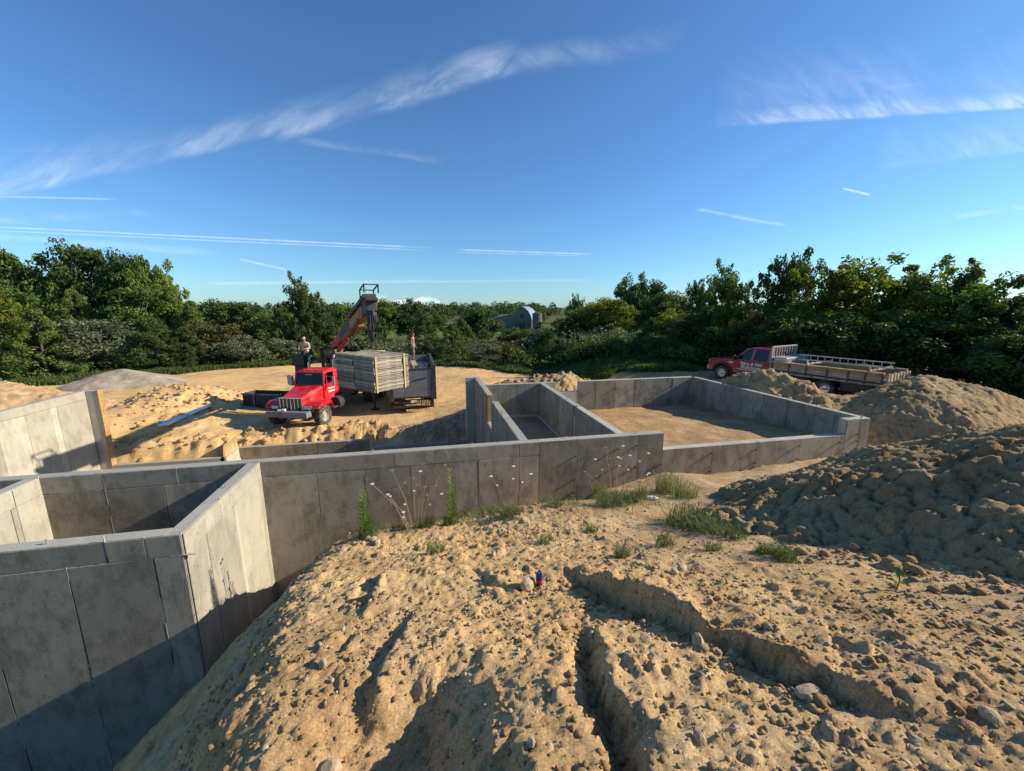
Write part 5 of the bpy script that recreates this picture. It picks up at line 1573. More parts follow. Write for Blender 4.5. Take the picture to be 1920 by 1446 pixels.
def crane_truck():
    P = TR
    # chassis and bumper
    ch = MB()
    for s in (-1, 1):
        ch.span(s * 0.36, s * 0.48, 0.35, 8.7, 0.72, 0.98)
    for y in (0.9, 2.2, 3.6, 5.0, 6.6, 8.4):
        ch.span(-0.36, 0.36, y, y + 0.12, 0.76, 0.94)
    ch.build('chassis', M['dark_steel'], P, 0.01)
    MB().span(-0.99, 0.99, 0.0, 0.38, 0.60, 0.86).build('bumper', M['grey_steel'], P, 0.012)
    MB().box((-0.32, 0.18, 0.90), (0.36, 0.20, 0.07), Matrix.Rotation(0.2, 3, 'Z')).box((-0.20, 0.16, 0.945), (0.16, 0.12, 0.05)).build('rag', M['white'], P, 0.02)
    ax = MB().cyl((-1.0, 0.98, 0.5), (1.0, 0.98, 0.5), 0.09, n=12)
    ax.build('front_axle', M['dark_steel'], P)
    for s in (-1, 1):
        make_wheel(P, (s * 1.14, 0.98, 0.50), 0.50, 0.36, M['rim'], 'X', s)
        for y in (6.1, 7.45):
            make_wheel(P, (s * 0.95, y, 0.50), 0.50, 0.55, M['rim'], 'X', s, tread=False)
        # fender: flat top, dropped rear
        prof = [(0.40, 0.98), (0.52, 1.10), (0.72, 1.19), (1.32, 1.22), (1.52, 1.10), (1.66, 0.82), (1.72, 0.74)]
        inner = [(y, z - 0.045) for y, z in reversed(prof)]
        b = MB().prism(prof + inner, 'X', s * 0.55, s * 1.34)
        b.prism([(0.40, 0.98), (0.52, 1.10), (0.72, 1.19), (1.32, 1.22), (1.52, 1.10), (1.40, 1.02), (0.62, 1.02), (0.5, 0.92)], 'X', s * 1.30, s * 1.345)
        b.build('fender', M['red'], P, 0.012)
        hl = MB().span(s * 0.60, s * 0.98, 0.36, 0.56, 0.90, 1.06).build('headlight', M['grey_steel'], P, 0.012)
        MB().span(s * 0.63, s * 0.78, 0.348, 0.36, 0.92, 1.04).build('lens', M['lens'], hl)
        MB().span(s * 0.80, s * 0.95, 0.348, 0.36, 0.92, 1.04).build('lens', M['lens'], hl)
    # hood
    b = MB()
    rings = []
    for (y, hw, zt, r_) in ((0.46, 0.54, 1.44, 0.08), (0.9, 0.60, 1.56, 0.10), (1.3, 0.66, 1.66, 0.10), (1.80, 0.74, 1.78, 0.10)):
        rings.append([(-hw, y, 0.92), (hw, y, 0.92), (hw, y, zt - r_), (hw - r_ * 0.9, y, zt), (-hw + r_ * 0.9, y, zt), (-hw, y, zt - r_)])
    b.loft(rings).build('hood', M['red'], P, 0.02)
    for s in (-1, 1):
        MB().bar((s * 0.665, 0.75, 1.33), (s * 0.765, 1.7, 1.45), 0.02, 0.03).build('trim', M['red_dull'], P)
    MB().span(-0.54, 0.54, 0.42, 0.455, 0.78, 1.42).build('radiator', M['interior'], P)
    g = MB().span(-0.56, 0.56, 0.385, 0.44, 1.40, 1.455).span(-0.56, 0.56, 0.385, 0.44, 0.76, 0.80)
    for s in (-1, 1): g.span(s * 0.52, s * 0.565, 0.385, 0.44, 0.80, 1.40)
    g.build('grille_frame', M['chrome'], P, 0.006)
    for i in range(5):
        x = -0.36 + i * 0.18
        MB().span(x - 0.016, x + 0.016, 0.385, 0.415, 0.80, 1.40).build('grille_bar', M['chrome'], P)
    for i in range(11):
        z = 0.85 + i * 0.05
        MB().span(-0.52, 0.52, 0.398, 0.412, z - 0.006, z + 0.006).build('grille_slat', M['galv'], P)
    # cab
    hw = 0.80
    MB().span(-hw, hw, 1.82, 3.10, 0.95, 1.80).build('cab', M['red'], P, 0.04, seg=3)
    roof = MB().loft([[(-0.74, 1.96, 2.33), (0.74, 1.96, 2.33), (0.74, 3.07, 2.33), (-0.74, 3.07, 2.33)],
                      [(-0.74, 1.93, 2.37), (0.74, 1.93, 2.37), (0.74, 3.08, 2.38), (-0.74, 3.08, 2.38)],
                      [(-0.62, 2.08, 2.48), (0.62, 2.08, 2.48), (0.62, 2.98, 2.49), (-0.62, 2.98, 2.49)]])
    roof.build('roof', M['red'], P, 0.03)
    for s in (-1, 1):
        pil = MB()
        pil.bar((s * 0.76, 1.86, 1.79), (s * 0.70, 1.98, 2.35), 0.09, 0.09)
        pil.bar((s * 0.765, 2.10, 1.79), (s * 0.72, 2.12, 2.35), 0.05, 0.05)
        pil.bar((s * 0.76, 2.72, 1.79), (s * 0.72, 2.72, 2.35), 0.10, 0.14)
        pil.bar((s * 0.76, 3.04, 1.79), (s * 0.70, 3.02, 2.35), 0.10, 0.10)
        pil.span(s * 0.73, s * 0.77, 2.72, 3.05, 1.79, 2.34)
        pil.build('pillar', M['red'], P, 0.01)['kind'] = 'stuff'
    MB().span(-0.70, 0.70, 3.02, 3.07, 1.79, 2.34).build('rear_panel', M['red'], P, 0.01)
    MB().hexa([(-0.72, 1.87, 1.80), (0.72, 1.87, 1.80), (0.72, 1.885, 1.80), (-0.72, 1.885, 1.80)],
              [(-0.66, 1.975, 2.33), (0.66, 1.975, 2.33), (0.66, 1.99, 2.33), (-0.66, 1.99, 2.33)]).build('windshield', M['glass'], P)
    for s in (-1, 1):
        MB().span(s * 0.745, s * 0.753, 2.13, 2.66, 1.80, 2.33).build('side_window', M['glass'], P)
        MB().span(s * 0.745, s * 0.753, 1.93, 2.09, 1.80, 2.25).build('vent_window', M['glass'], P)
    MB().span(-0.55, 0.55, 2.55, 2.95, 1.45, 2.15).span(-0.7, 0.7, 1.95, 2.15, 1.80, 1.88).build('seat', M['interior'], P, 0.04)
    MB().span(-0.70, 0.70, 1.90, 3.0, 1.802, 1.812).build('dashboard', M['interior'], P)
    MB().lathe([(0.19, -0.014), (0.22, -0.014), (0.22, 0.014), (0.19, 0.014)], (0.35, 2.2, 1.98), 'Y', 18).build('steering_wheel', M['black'], P)
    MB().span(-0.25, 0.12, 1.955, 1.97, 2.24, 2.28).build('sticker', M['galv'], P)
    for s in (-1, 1):
        d = MB().span(s * 0.80, s * 0.822, 2.02, 2.76, 1.00, 1.79).build('door', M['red'], P, 0.012)
        MB().span(s * 0.822, s * 0.85, 2.60, 2.72, 1.62, 1.65).build('handle', M['chrome'], d)
        rz = R(90) if s > 0 else R(-90)
        text_mesh('lettering', 'Terry & Dan', 0.125, M['white'], d, (s * 0.824, 2.38, 1.56), (R(90), 0, rz), 0.2, 0.004, 0.9)
        text_mesh('lettering', 'McKinney', 0.145, M['white'], d, (s * 0.824, 2.38, 1.40), (R(90), 0, rz), 0.2, 0.005, 0.92)
        m = MB().span(s * 1.12, s * 1.26, 1.98, 2.04, 1.72, 2.18).build('mirror', M['galv'], P, 0.015)
        br = MB()
        for z in (1.70, 1.95, 2.20):
            br.bar((s * 0.78, 1.95, z), (s * 1.19, 2.01, z), 0.018)
        br.bar((s * 1.19, 2.03, 1.68), (s * 1.19, 2.03, 2.22), 0.018)
        br.bar((s * 0.85, 1.96, 1.95), (s * 1.12, 2.0, 1.70), 0.014)
        br.build('mirror_bracket', M['galv'], P)
        MB().cyl((s * 0.98, 2.3, 0.78), (s * 0.98, 3.5, 0.78), 0.31, n=18).build('fuel_tank', M['dark_steel'], P, smooth=False)
        MB().span(s * 0.78, s * 1.2, 1.85, 2.25, 0.62, 0.68).build('step', M['dark_steel'], P)
    for x, zt in ((0.52, 2.98), (-0.86, 2.82)):
        e = MB().cyl((x, 3.22, 1.2), (x, 3.22, 2.30), 0.10, n=14).cyl((x, 3.22, 2.30), (x, 3.22, zt - 0.12), 0.062, n=14)
        e.tube([(x, 3.22, zt - 0.14), (x, 3.24, zt - 0.02), (x, 3.36, zt + 0.10)], 0.062, 12)
        e.build('exhaust_stack', M['chrome'], P)
    for x in (-0.35, 0, 0.35):
        MB().span(x - 0.05, x + 0.05, 2.05, 2.12, 2.44, 2.49).build('marker_light', M['ochre'], P, 0.01)
    MB().cyl((-1.02, 2.0, 1.7), (-1.02, 2.0, 2.15), 0.09, n=14).build('air_cleaner', M['galv'], P)
    # deck
    MB().span(-1.15, 1.15, 5.0, 9.0, 1.16, 1.32).build('deck', M['dark_steel'], P, 0.01)
    for i in range(9):
        MB().span(-1.15, 1.15, 5.0 + i * 0.444, 5.43 + i * 0.444, 1.323, 1.36).build('deck_plank', M['wood_form'], P)
    for s in (-1, 1):
        MB().span(s * 1.152, s * 1.20, 5.0, 9.0, 1.10, 1.36).build('side_rail', M['red_dull'], P, 0.006)
        MB().span(s * 0.68, s * 1.22, 8.5, 8.53, 0.35, 0.98).build('mudflap', M['black'], P)
        MB().span(s * 0.66, s * 1.24, 5.45, 8.15, 1.04, 1.09).build('rear_fender', M['dark_steel'], P)
    # crane column, slewing base and outriggers
    MB().span(-1.15, 1.15, 3.75, 4.65, 0.98, 1.42).build('crane_base', M['rust'], P, 0.02)
    MB().cyl((0.0, 4.2, 1.42), (0.0, 4.2, 3.05), 0.26, 0.22, 18).build('crane_column', M['rust'], P)
    MB().box((0.0, 4.2, 3.15), (0.62, 0.9, 0.34)).span(-0.9, -0.3, 3.95, 4.45, 2.55, 2.85).build('slewing_head', M['rust'], P, 0.03)
    vb = MB().span(-0.28, 0.35, 3.75, 4.0, 2.85, 3.10)
    vb.cyl((-0.55, 4.0, 2.2), (-0.55, 4.0, 3.25), 0.09, n=10).build('valve_block', M['dark_steel'], P, 0.02)
    lv = MB()
    for i in range(6):
        lv.bar((-0.25 + i * 0.09, 3.75, 3.02), (-0.25 + i * 0.09, 3.66, 3.28), 0.02)
    lv.build('lever', M['galv'], P)['kind'] = 'stuff'
    MB().cyl((-0.62, 3.85, 3.2), (-0.62, 3.85, 3.38), 0.09, 0.06, 12).build('beacon', M['ochre'], P)
    for s in (-1, 1):
        MB().span(s * 1.15, s * 2.25, 3.95, 4.25, 1.02, 1.24).build('outrigger_beam', M['dark_steel'], P, 0.01)
        j = MB().cyl((s * 2.2, 4.1, 1.45), (s * 2.2, 4.1, 0.55), 0.085, n=12).cyl((s * 2.2, 4.1, 0.55), (s * 2.2, 4.1, 0.08), 0.055, n=12).box((s * 2.2, 4.1, 0.05), (0.36, 0.36, 0.08))
        j.tube([(s * 2.2, 4.0, 1.42), (s * 2.32, 3.9, 1.6), (s * 2.45, 3.95, 1.2), (s * 2.3, 4.0, 0.9)], 0.018, 6)
        j.build('outrigger_jack', M['dark_steel'], P)
    # operator seat on the column
    st = MB().box((-1.75, 4.35, 2.95), (0.52, 0.50, 0.10)).box((-1.75, 4.60, 3.22), (0.52, 0.10, 0.62))
    st.build('operator_seat', M['black'], P, 0.03)
    ct = MB().span(-2.12, -1.38, 3.62, 4.06, 2.42, 3.02).span(-2.05, -1.45, 3.72, 4.0, 2.0, 2.42)
    ct.build('control_box', M['black'], P, 0.03)
    MB().bar((-0.3, 4.25, 2.75), (-1.75, 4.35, 2.75), 0.14).bar((-1.75, 4.35, 2.75), (-1.75, 4.35, 2.92), 0.16).bar((-1.5, 4.3, 2.7), (-1.75, 3.75, 2.1), 0.07).build('seat_bracket', M['dark_steel'], P)
    MB().box((-1.75, 3.86, 2.02), (0.6, 0.34, 0.05)).bar((-1.3, 4.25, 2.7), (-1.55, 3.9, 2.02), 0.05).build('foot_rest', M['dark_steel'], P)
    # boom
    A = tl((-4.95, 23.7, 0.95)); T = tl((-1.64, 13.75, 3.12))
    D = (T - A); L = D.length; u = D / L
    sd = u.cross(Vector((0, 0, 1))).normalized(); up = sd.cross(u)
    at = lambda t, a=0, b=0: A + u * (t * L) + sd * a + up * b
    MB().bar(at(-0.03), at(0.36), 0.30, 0.42).build('boom', M['red_dull'], P, 0.02)
    bm_ = MB().bar(at(0.33), at(0.62), 0.34, 0.44)
    bm_.bar(at(0.40, 0, 0.3), at(0.60, 0, 0.30), 0.28, 0.12)
    bm_.build('boom_extension', M['dark_steel'], P, 0.02)
    MB().bar(at(0.60), at(0.90), 0.32, 0.38).bar(at(0.66, 0.0, -0.30), at(0.78, 0, -0.24), 0.22, 0.22).build('boom_extension', M['ochre'], P, 0.02)
    MB().bar(at(0.62, 0, 0.33), at(0.97, 0, 0.33), 0.42, 0.14).build('walkway', M['dark_steel'], P, 0.01)
    MB().cyl(at(0.10, 0.0, -0.42), at(0.34, 0, -0.38), 0.09, n=12).cyl(at(0.34, 0, -0.38), at(0.46, 0, -0.30), 0.055, n=12).build('lift_cylinder', M['red_dull'], P)
    MB().cyl(at(0.48, 0.24, -0.38), at(0.72, 0.24, -0.36), 0.085, n=12).cyl(at(0.72, 0.24, -0.36), at(0.84, 0.22, -0.22), 0.05, n=12).build('lift_cylinder', M['rust'], P)
    hd = MB().bar(at(0.89), at(0.985), 0.34, 0.40).bar(at(0.93, 0, 0.16), at(1.0, 0, 0.16), 0.40, 0.12).bar(at(0.97, 0, -0.1), at(0.97, 0, -0.55), 0.26, 0.26)
    hd.build('boom_head', M['dark_steel'], P, 0.03)
    MB().cyl(at(0.30, -0.34, 0.10), at(0.30, -0.06, 0.10), 0.24, n=16).build('winch', M['black'], P)
    cg = MB()
    zup = Vector((0, 0, 1))
    c0 = at(0.93, -0.22, 0.36); c1 = at(0.93, 0.22, 0.36); c2 = at(1.0, 0.22, 0.36); c3 = at(1.0, -0.22, 0.36)
    hh = zup * 0.26
    for c in (c0, c1, c2, c3): cg.bar(c, c + hh, 0.035)
    for a, b in ((c0, c1), (c1, c2), (c2, c3), (c3, c0)): cg.bar(a + hh, b + hh, 0.035)
    cg.build('guard_rail', M['dark_steel'], P)
    cg = MB()
    k0 = at(0.63, -0.2, 0.4)
    cg.tube([k0, k0 + zup * 0.32, at(0.72, -0.2, 0.4) + zup * 0.26, at(0.74, -0.2, 0.4)], 0.016, 6)
    cg.build('hand_rail', M['dark_steel'], P)
    hz = MB()
    for i in range(5):
        a = at(0.86 + 0.025 * i, -0.16 + 0.06 * i, -0.18); b = at(0.99, -0.14 + 0.06 * i, -0.35)
        hz.tube([a, a + Vector((0.02, -0.05, -0.45 - 0.05 * i)), (a + b) / 2 + Vector((0, 0, -0.75 - 0.06 * i)), b + Vector((0, 0.02, -0.35)), b], 0.022, 6)
    hz.build('hydraulic_hose', M['black'], P)['kind'] = 'stuff'
    q = at(0.955, 0, -0.95)
    MB().lathe([(0.08, -0.09), (0.17, -0.08), (0.19, 0), (0.17, 0.08), (0.08, 0.09)], q, 'X', 18).build('rotator', M['black'], P)
    MB().bar(at(0.96, 0, -0.3), q, 0.09).build('hanger', M['dark_steel'], P)
    # chain down to the load
    top = at(0.965, 0.05, -0.55); wt = TM @ top
    zl = 1.60
    hk = MB()
    n = int((wt.z - zl) / 0.05)
    for i in range(n):
        p = top - Vector((0, 0, 0.05 * i)); m = Matrix.Rotation(R(90) * (i % 2), 3, 'Z')
        hk.box(p, (0.012, 0.034, 0.058), m)
    hk.build('chain', M['dark_steel'], P)['kind'] = 'stuff'
    return wt


HOOK = crane_truck()


# ------------------------------------------------------------------ stacks of wall forms
def form_stack(name, label, corner, a, b, z0, layers, th, cols, gap, seed, straps=(), origin_z=None):
    """bundle of flat form panels; a: edge vector with the columns side by side, b: panel length"""
    rd = random.Random(seed)
    c = Vector((*corner, 0)); a = Vector((*a, 0)); b = Vector((*b, 0))
    la, lb = a.length, b.length; ang = math.atan2(b.y, b.x)
    root = empty(name, (corner[0], corner[1], z0), ang)
    tag(root, label, 'form stack')
    sgn = 1 if b.cross(a).z > 0 else -1
    w = (la - gap * (cols - 1)) / cols
    me = MB().box((0, 0, th * 0.10), (lb, w, th * 0.62)).box((0, -w / 2 + 0.035, -th * 0.24), (lb, 0.07, th * 0.44)).box((0, w / 2 - 0.035, -th * 0.24), (lb, 0.07, th * 0.44)).box((-lb / 2 + 0.035, 0, -th * 0.24), (0.07, w - 0.15, th * 0.43)).box((lb / 2 - 0.035, 0, -th * 0.24), (0.07, w - 0.15, th * 0.43)).mesh('form_panel', M['wood_form'])
    for j in range(cols):
        for i in range(layers):
            o = link('form_panel', me, root)
            o.location = (lb / 2 + rd.uniform(-0.022, 0.022), sgn * (w / 2 + j * (w + gap)) + rd.uniform(-0.015, 0.015), th * (i + 0.5) + rd.uniform(-0.002, 0.002))
            o.rotation_euler = (0, 0, rd.uniform(-0.012, 0.012))
    H = layers * th
    for t in straps:
        s = MB()
        x = lb * t; e = 0.03; y0, y1 = -e * sgn, sgn * (la + e)
        s.bar((x, y0, -0.01), (x, y0, H + 0.02), 0.06, 0.012, up=(0, 1, 0)); s.bar((x, y1, -0.01), (x, y1, H + 0.02), 0.06, 0.012, up=(0, 1, 0))
        s.bar((x, y0, H + 0.02), (x, y1, H + 0.02), 0.06, 0.012); s.bar((x, y0, -0.012), (x, y1, -0.012), 0.06, 0.012)
        s.build('strap', M['strap'], root)
    return root


form_stack('form_stack', 'strapped grey bundle of wooden wall forms hanging from the crane chain', (-1.56, 12.25), (-1.35, 1.40), (0.96, 0.90), 0.50, 10, 0.106, 2, 0.05, 3, (0.06, 0.87))
# rigging plate on the hanging bundle belongs to the bundle
pa = tl  # keep helper
d0 = Matrix.Rotation(R(-19.4), 3, 'Z')
p0 = TM @ Vector((-0.9, 4.72, 1.365)); ax_ = d0 @ Vector((1, 0, 0)); ay_ = d0 @ Vector((0, 1, 0))
form_stack('form_stack', 'dark bundle of wall forms on the deck behind the crane', (p0.x, p0.y), (ax_.x * 2.0, ax_.y * 2.0), (ay_.x * 2.4, ay_.y * 2.4), p0.z, 14, 0.106, 2, 0.05, 9)
for i in range(3):
    q = TM @ Vector((0.25 + 0.55 * i, 6.0 + 0.1 * i, 2.885 + 0.002 * i))
    o = MB().box((0, 0, 0), (0.45, 2.5, 0.05)).build('plank', M['wood_pale'], None, 0.004)
    o.location = q; o.rotation_euler = (0, 0, R(-19.4 + 4 * i))
    tag(o, ('pale plank on top of the deck bundle, nearest the column', 'pale plank on top of the deck bundle, middle of three', 'pale plank on top of the deck bundle, farthest from the column')[i], 'plank', 'planks on the deck bundle')


# ------------------------------------------------------------------ grey box trailer
def box_trailer():
    th = math.atan2(26.89 - 21.22, 0.18 - 0.38) - math.pi / 2
    P = empty('box_trailer', (-0.82, 21.22, -2.48), th)
    tag(P, 'open grey steel box trailer with its tail to the camera right of the crane truck', 'trailer')
    H0, H1 = 0.78, 2.42
    MB().span(-1.16, 1.16, 0.05, 5.65, H0, H0 + 0.10).build('floor', M['dark_steel'], P)
    for s in (-1, 1):
        MB().span(s * 1.14, s * 1.20, 0.10, 5.70, H0, H1).build('side_wall', M['grey_steel'], P, 0.008)
        MB().span(s * 1.12, s * 1.25, 0.0, 5.75, H1, H1 + 0.09).build('top_rail', M['dark_steel'], P, 0.01)
        for i in range(7):
            MB().span(s * 1.20, s * 1.26, 0.35 + i * 0.85, 0.45 + i * 0.85, H0, H1).build('side_post', M['dark_steel'], P, 0.006)
        MB().span(s * 0.98, s * 1.24, -0.06, 0.10, H0 - 0.12, H1 + 0.05).build('corner_post', M['dark_steel'], P, 0.01)
        tl_ = MB().span(s * 0.80, s * 0.94, -0.05, 0.02, 0.56, 0.66).build('tail_light', M['red_lens'], P, 0.008)
        for y in (1.2, 2.4):
            make_wheel(P, (s * 0.86, y, 0.47), 0.47, 0.50, M['rim'], 'X', s, tread=False)
        MB().span(s * 0.62, s * 1.12, 0.42, 0.45, 0.14, 0.70).build('mudflap', M['black'], P)
    MB().span(-1.12, 1.12, 5.62, 5.68, H0, H1).build('front_wall', M['grey_steel'], P, 0.008)
    MB().span(-0.98, 0.98, -0.03, 0.06, H0, H1 - 0.04).build('tailgate', M['grey_steel'], P, 0.01)
    MB().span(-0.98, 0.98, -0.05, -0.03, H1 - 0.12, H1 - 0.04).span(-0.98, 0.98, -0.05, -0.03, H0, H0 + 0.09).build('tailgate_rib', M['dark_steel'], P, 0.006)
    MB().bar((0.15, -0.045, 1.75), (0.75, -0.045, 1.86), 0.03, 0.05).build('tailgate_brace', M['dark_steel'], P)
    ch = MB()
    for s in (-1, 1): ch.span(s * 0.42, s * 0.54, 0.0, 5.6, 0.52, 0.78)
    ch.span(-1.0, 1.0, 0.0, 0.12, 0.50, 0.70)
    ch.build('chassis', M['dark_steel'], P, 0.008)
    MB().span(-1.05, 1.05, -0.10, -0.02, 0.28, 0.40).span(-0.5, -0.42, -0.08, 0.0, 0.3, 0.6).span(0.42, 0.5, -0.08, 0.0, 0.3, 0.6).build('rear_bumper', M['dark_steel'], P, 0.01)
    MB().span(-0.10, 0.22, -0.062, -0.045, 0.54, 0.68).build('number_plate', M['white'], P)
    hs = MB()
    for i in range(7):
        x = 0.20 + 0.09 * i
        hs.tube([(x, -0.05, 0.66), (x + 0.03, -0.16, 0.42), (x + 0.10, -0.14, 0.36), (x + 0.14, -0.03, 0.62)], 0.016, 6)
    hs.build('hose', M['strap'], P)['kind'] = 'stuff'
    MB().span(-0.3, 0.3, 5.7, 7.2, 0.55, 0.72).build('drawbar', M['dark_steel'], P)
    MB().span(-1.13, 1.13, 0.12, 5.6, H0 + 0.102, 1.72).build('load_floor', M['dark_steel'], P)
    # loose boards on the load
    for i, (x, y, rz, ln) in enumerate(((0.55, 3.3, 0.1, 2.4), (0.80, 2.6, -0.12, 2.0), (0.15, 3.6, 0.05, 2.4), (-0.5, 3.4, -0.05, 2.4))):
        o = MB().box((0, 0, 0), (0.30, ln, 0.05)).build('plank', M['wood_pale'], None, 0.004)
        o.location = P.matrix_basis @ Vector((x, y, 2.06 + 0.055 * i)); o.rotation_euler = (0, 0, th + rz)
        tag(o, ('pale board under the worker in the grey box', 'pale board slanting towards the tailgate of the grey box', 'pale board beside the worker in the grey box', 'pale board at the far side of the grey box')[i], 'board', 'boards in the grey box')
    o = MB().box((0, 0, 0), (2.0, 5.0, 0.30)).build('board_layer', M['wood_form'], P); o.location = (0, 2.9, 1.875)
    return P, th


TRAILER, TRA = box_trailer()
P_ = TRAILER.matrix_basis @ Vector((-0.25, 2.2, 2.03))
fc = empty('fuel_can', P_, TRA)
tag(fc, 'pinkish red fuel can standing on the load of the grey box', 'fuel can')
MB().span(-0.15, 0.15, -0.10, 0.10, 0, 0.34).build('body', M['red'], fc, 0.03)
MB().bar((-0.1, 0, 0.40), (0.06, 0, 0.40), 0.03).bar((-0.1, 0, 0.33), (-0.1, 0, 0.40), 0.03).bar((0.06, 0, 0.33), (0.06, 0, 0.40), 0.03).build('handle', M['red'], fc)
MB().cyl((0.1, 0, 0.33), (0.16, 0, 0.46), 0.02, n=8).build('spout', M['black'], fc)

bn = empty('steel_bin', (-8.9, 24.4, -2.62), R(-19))
tag(bn, 'low dark steel bin in the shade left of the red truck hood', 'bin')
for nm, a in (('side', (-1.1, 1.1, -0.5, -0.45, 0, 0.95)), ('side', (-1.1, 1.1, 0.45, 0.5, 0, 0.95)), ('end', (-1.1, -1.05, -0.45, 0.45, 0, 0.95)), ('end', (1.05, 1.1, -0.45, 0.45, 0, 0.95)), ('floor', (-1.05, 1.05, -0.45, 0.45, 0.05, 0.1))):
    MB().span(*a).build(nm, M['dark_steel'], bn, 0.006)
MB().span(-1.14, 1.14, -0.54, -0.503, 0.88, 0.97).build('rim', M['grey_steel'], bn, 0.006)
MB().span(-0.45, -0.38, -0.54, -0.503, 0.0, 0.87).build('rib', M['grey_steel'], bn, 0.006)


# ------------------------------------------------------------------ crew-cab flatbed pickup
def pickup():
    P = empty('flatbed_pickup', (18.84, 14.94, -1.06), math.atan2(0.957, -0.29))
    tag(P, 'dark red crew-cab pickup with a wooden dump bed, parked behind the right mounds', 'pickup')
    WB = 5.1
    zr = 0.41
    # body side profile (x forward, z up), arch cut for the front wheel
    arch = [(WB + 0.50 * math.cos(a), zr + 0.02 + 0.50 * math.sin(a)) for a in [math.pi * k / 10 for k in range(11)]]
    low = 0.52
    prof = [(2.45, low), (2.45, 1.30), (4.15, 1.30), (4.35, 1.28), (5.75, 1.20), (5.93, 1.12), (5.98, 0.80), (5.96, low)] + [(WB + 0.50, low)] + arch[0:] + [(WB - 0.50, low)]
    b = MB().prism(prof, 'Y', -0.93, 0.93)
    b.build('body', M['crimson'], P, 0.035, seg=2)
    # greenhouse
    gl = lambda y, i: [(2.50, y, 1.30), (4.42, y, 1.30), (3.78, y * 0.84, 1.90), (2.55, y * 0.86, 1.92)]
    MB().loft([[(2.52, -0.78, 1.86), (3.86, -0.78, 1.84), (3.86, 0.78, 1.84), (2.52, 0.78, 1.86)], [(2.50, -0.76, 1.92), (3.72, -0.74, 1.94), (3.72, 0.74, 1.94), (2.50, 0.76, 1.92)], [(2.60, -0.62, 1.97), (3.55, -0.60, 1.98), (3.55, 0.60, 1.98), (2.60, 0.62, 1.97)]]).build('roof', M['crimson'], P, 0.02)
    for s in (-1, 1):
        pl = MB()
        pl.bar((4.45, s * 0.84, 1.28), (3.80, s * 0.74, 1.88), 0.07, 0.09)
        pl.bar((3.50, s * 0.86, 1.28), (3.42, s * 0.76, 1.88), 0.06, 0.14)
        pl.bar((2.58, s * 0.86, 1.28), (2.58, s * 0.76, 1.88), 0.08, 0.22)
        pl.build('pillar', M['crimson'], P, 0.01)['kind'] = 'stuff'
    MB().span(2.48, 2.52, -0.72, 0.72, 1.28, 1.86).build('rear_panel', M['crimson'], P, 0.01)
    for s in (-1, 1):
        MB().hexa([(2.66, s * 0.845, 1.30), (3.44, s * 0.845, 1.30), (3.44, s * 0.835, 1.30), (2.66, s * 0.835, 1.30)], [(2.66, s * 0.765, 1.84), (3.36, s * 0.765, 1.84), (3.36, s * 0.755, 1.84), (2.66, s * 0.755, 1.84)]).build('side_window', M['glass'], P)
        MB().hexa([(3.56, s * 0.845, 1.30), (4.36, s * 0.845, 1.30), (4.36, s * 0.835, 1.30), (3.56, s * 0.835, 1.30)], [(3.48, s * 0.765, 1.84), (3.80, s * 0.765, 1.84), (3.80, s * 0.755, 1.84), (3.48, s * 0.755, 1.84)]).build('side_window', M['glass'], P)
        for (a, c) in ((2.62, 3.48), (3.52, 4.42)):
            d = MB().span(a, c, s * 0.931, s * 0.942, 0.58, 1.28).build('door', M['crimson'], P, 0.008)
            MB().span(a + 0.06, a + 0.24, s * 0.942, s * 0.962, 1.12, 1.16).build('handle', M['crimson'], d)
        m = MB().span(4.25, 4.36, s * 1.0, s * 1.22, 1.26, 1.52).bar((4.3, s * 0.88, 1.32), (4.3, s * 1.02, 1.34), 0.05).build('mirror', M['black'], P, 0.02)
        # front flare
        fl = MB(); n = 12
        for k in range(n):
            a0, a1 = math.pi * k / n, math.pi * (k + 1) / n
            q = lambda a, r_: (WB + r_ * math.cos(a), zr + 0.02 + r_ * math.sin(a))
            fl.prism([q(a0, 0.50), q(a0, 0.60), q(a1, 0.60), q(a1, 0.50)], 'Y', s * 0.932, s * 1.0)
        fl.build('wheel_flare', M['black'], P)
        MB().span(5.86, 6.0, s * 0.58, s * 0.90, 0.92, 1.10).build('headlight', M['lens'], P, 0.02)
        MB().span(4.5, 4.72, s * 0.93, s * 0.94, 1.05, 1.10).build('badge', M['chrome'], P)
        make_wheel(P, (WB, s * 0.88, zr), 0.41, 0.27, M['chrome'], 'Y', s, tread=False, rim_r=0.60)
        make_wheel(P, (0, s * 0.84, zr), 0.41, 0.48, M['chrome'], 'Y', s, tread=False, rim_r=0.60)
    MB().hexa([(4.40, -0.80, 1.31), (4.40, 0.80, 1.31), (4.39, 0.80, 1.31), (4.39, -0.80, 1.31)], [(3.82, -0.70, 1.86), (3.82, 0.70, 1.86), (3.81, 0.70, 1.86), (3.81, -0.70, 1.86)]).build('windshield', M['glass'], P)
    MB().span(2.9, 3.2, -0.6, 0.6, 1.0, 1.62).span(3.6, 3.85, 0.2, 0.7, 1.0, 1.66).span(3.6, 3.85, -0.7, -0.2, 1.0, 1.66).build('seat', M['interior'], P, 0.05)
    MB().span(2.60, 4.30, -0.80, 0.80, 1.302, 1.31).build('cabin_floor', M['interior'], P)
    MB().box((3.02, 0.52, 1.62), (0.16, 0.16, 0.24)).build('cooler_jug', M['white'], P, 0.04)
    MB().span(5.96, 6.06, -0.90, 0.90, 0.52, 0.78).build('bumper', M['chrome'], P, 0.03)
    MB().span(5.975, 6.0, -0.52, 0.52, 0.80, 1.10).build('grille', M['chrome'], P, 0.01)
    text_mesh('lettering', 'Terry & Dan', 0.225, M['white'], P, (3.52, 0.946, 1.09), (R(90), 0, R(180)), 0.25, 0.006, 1.02)
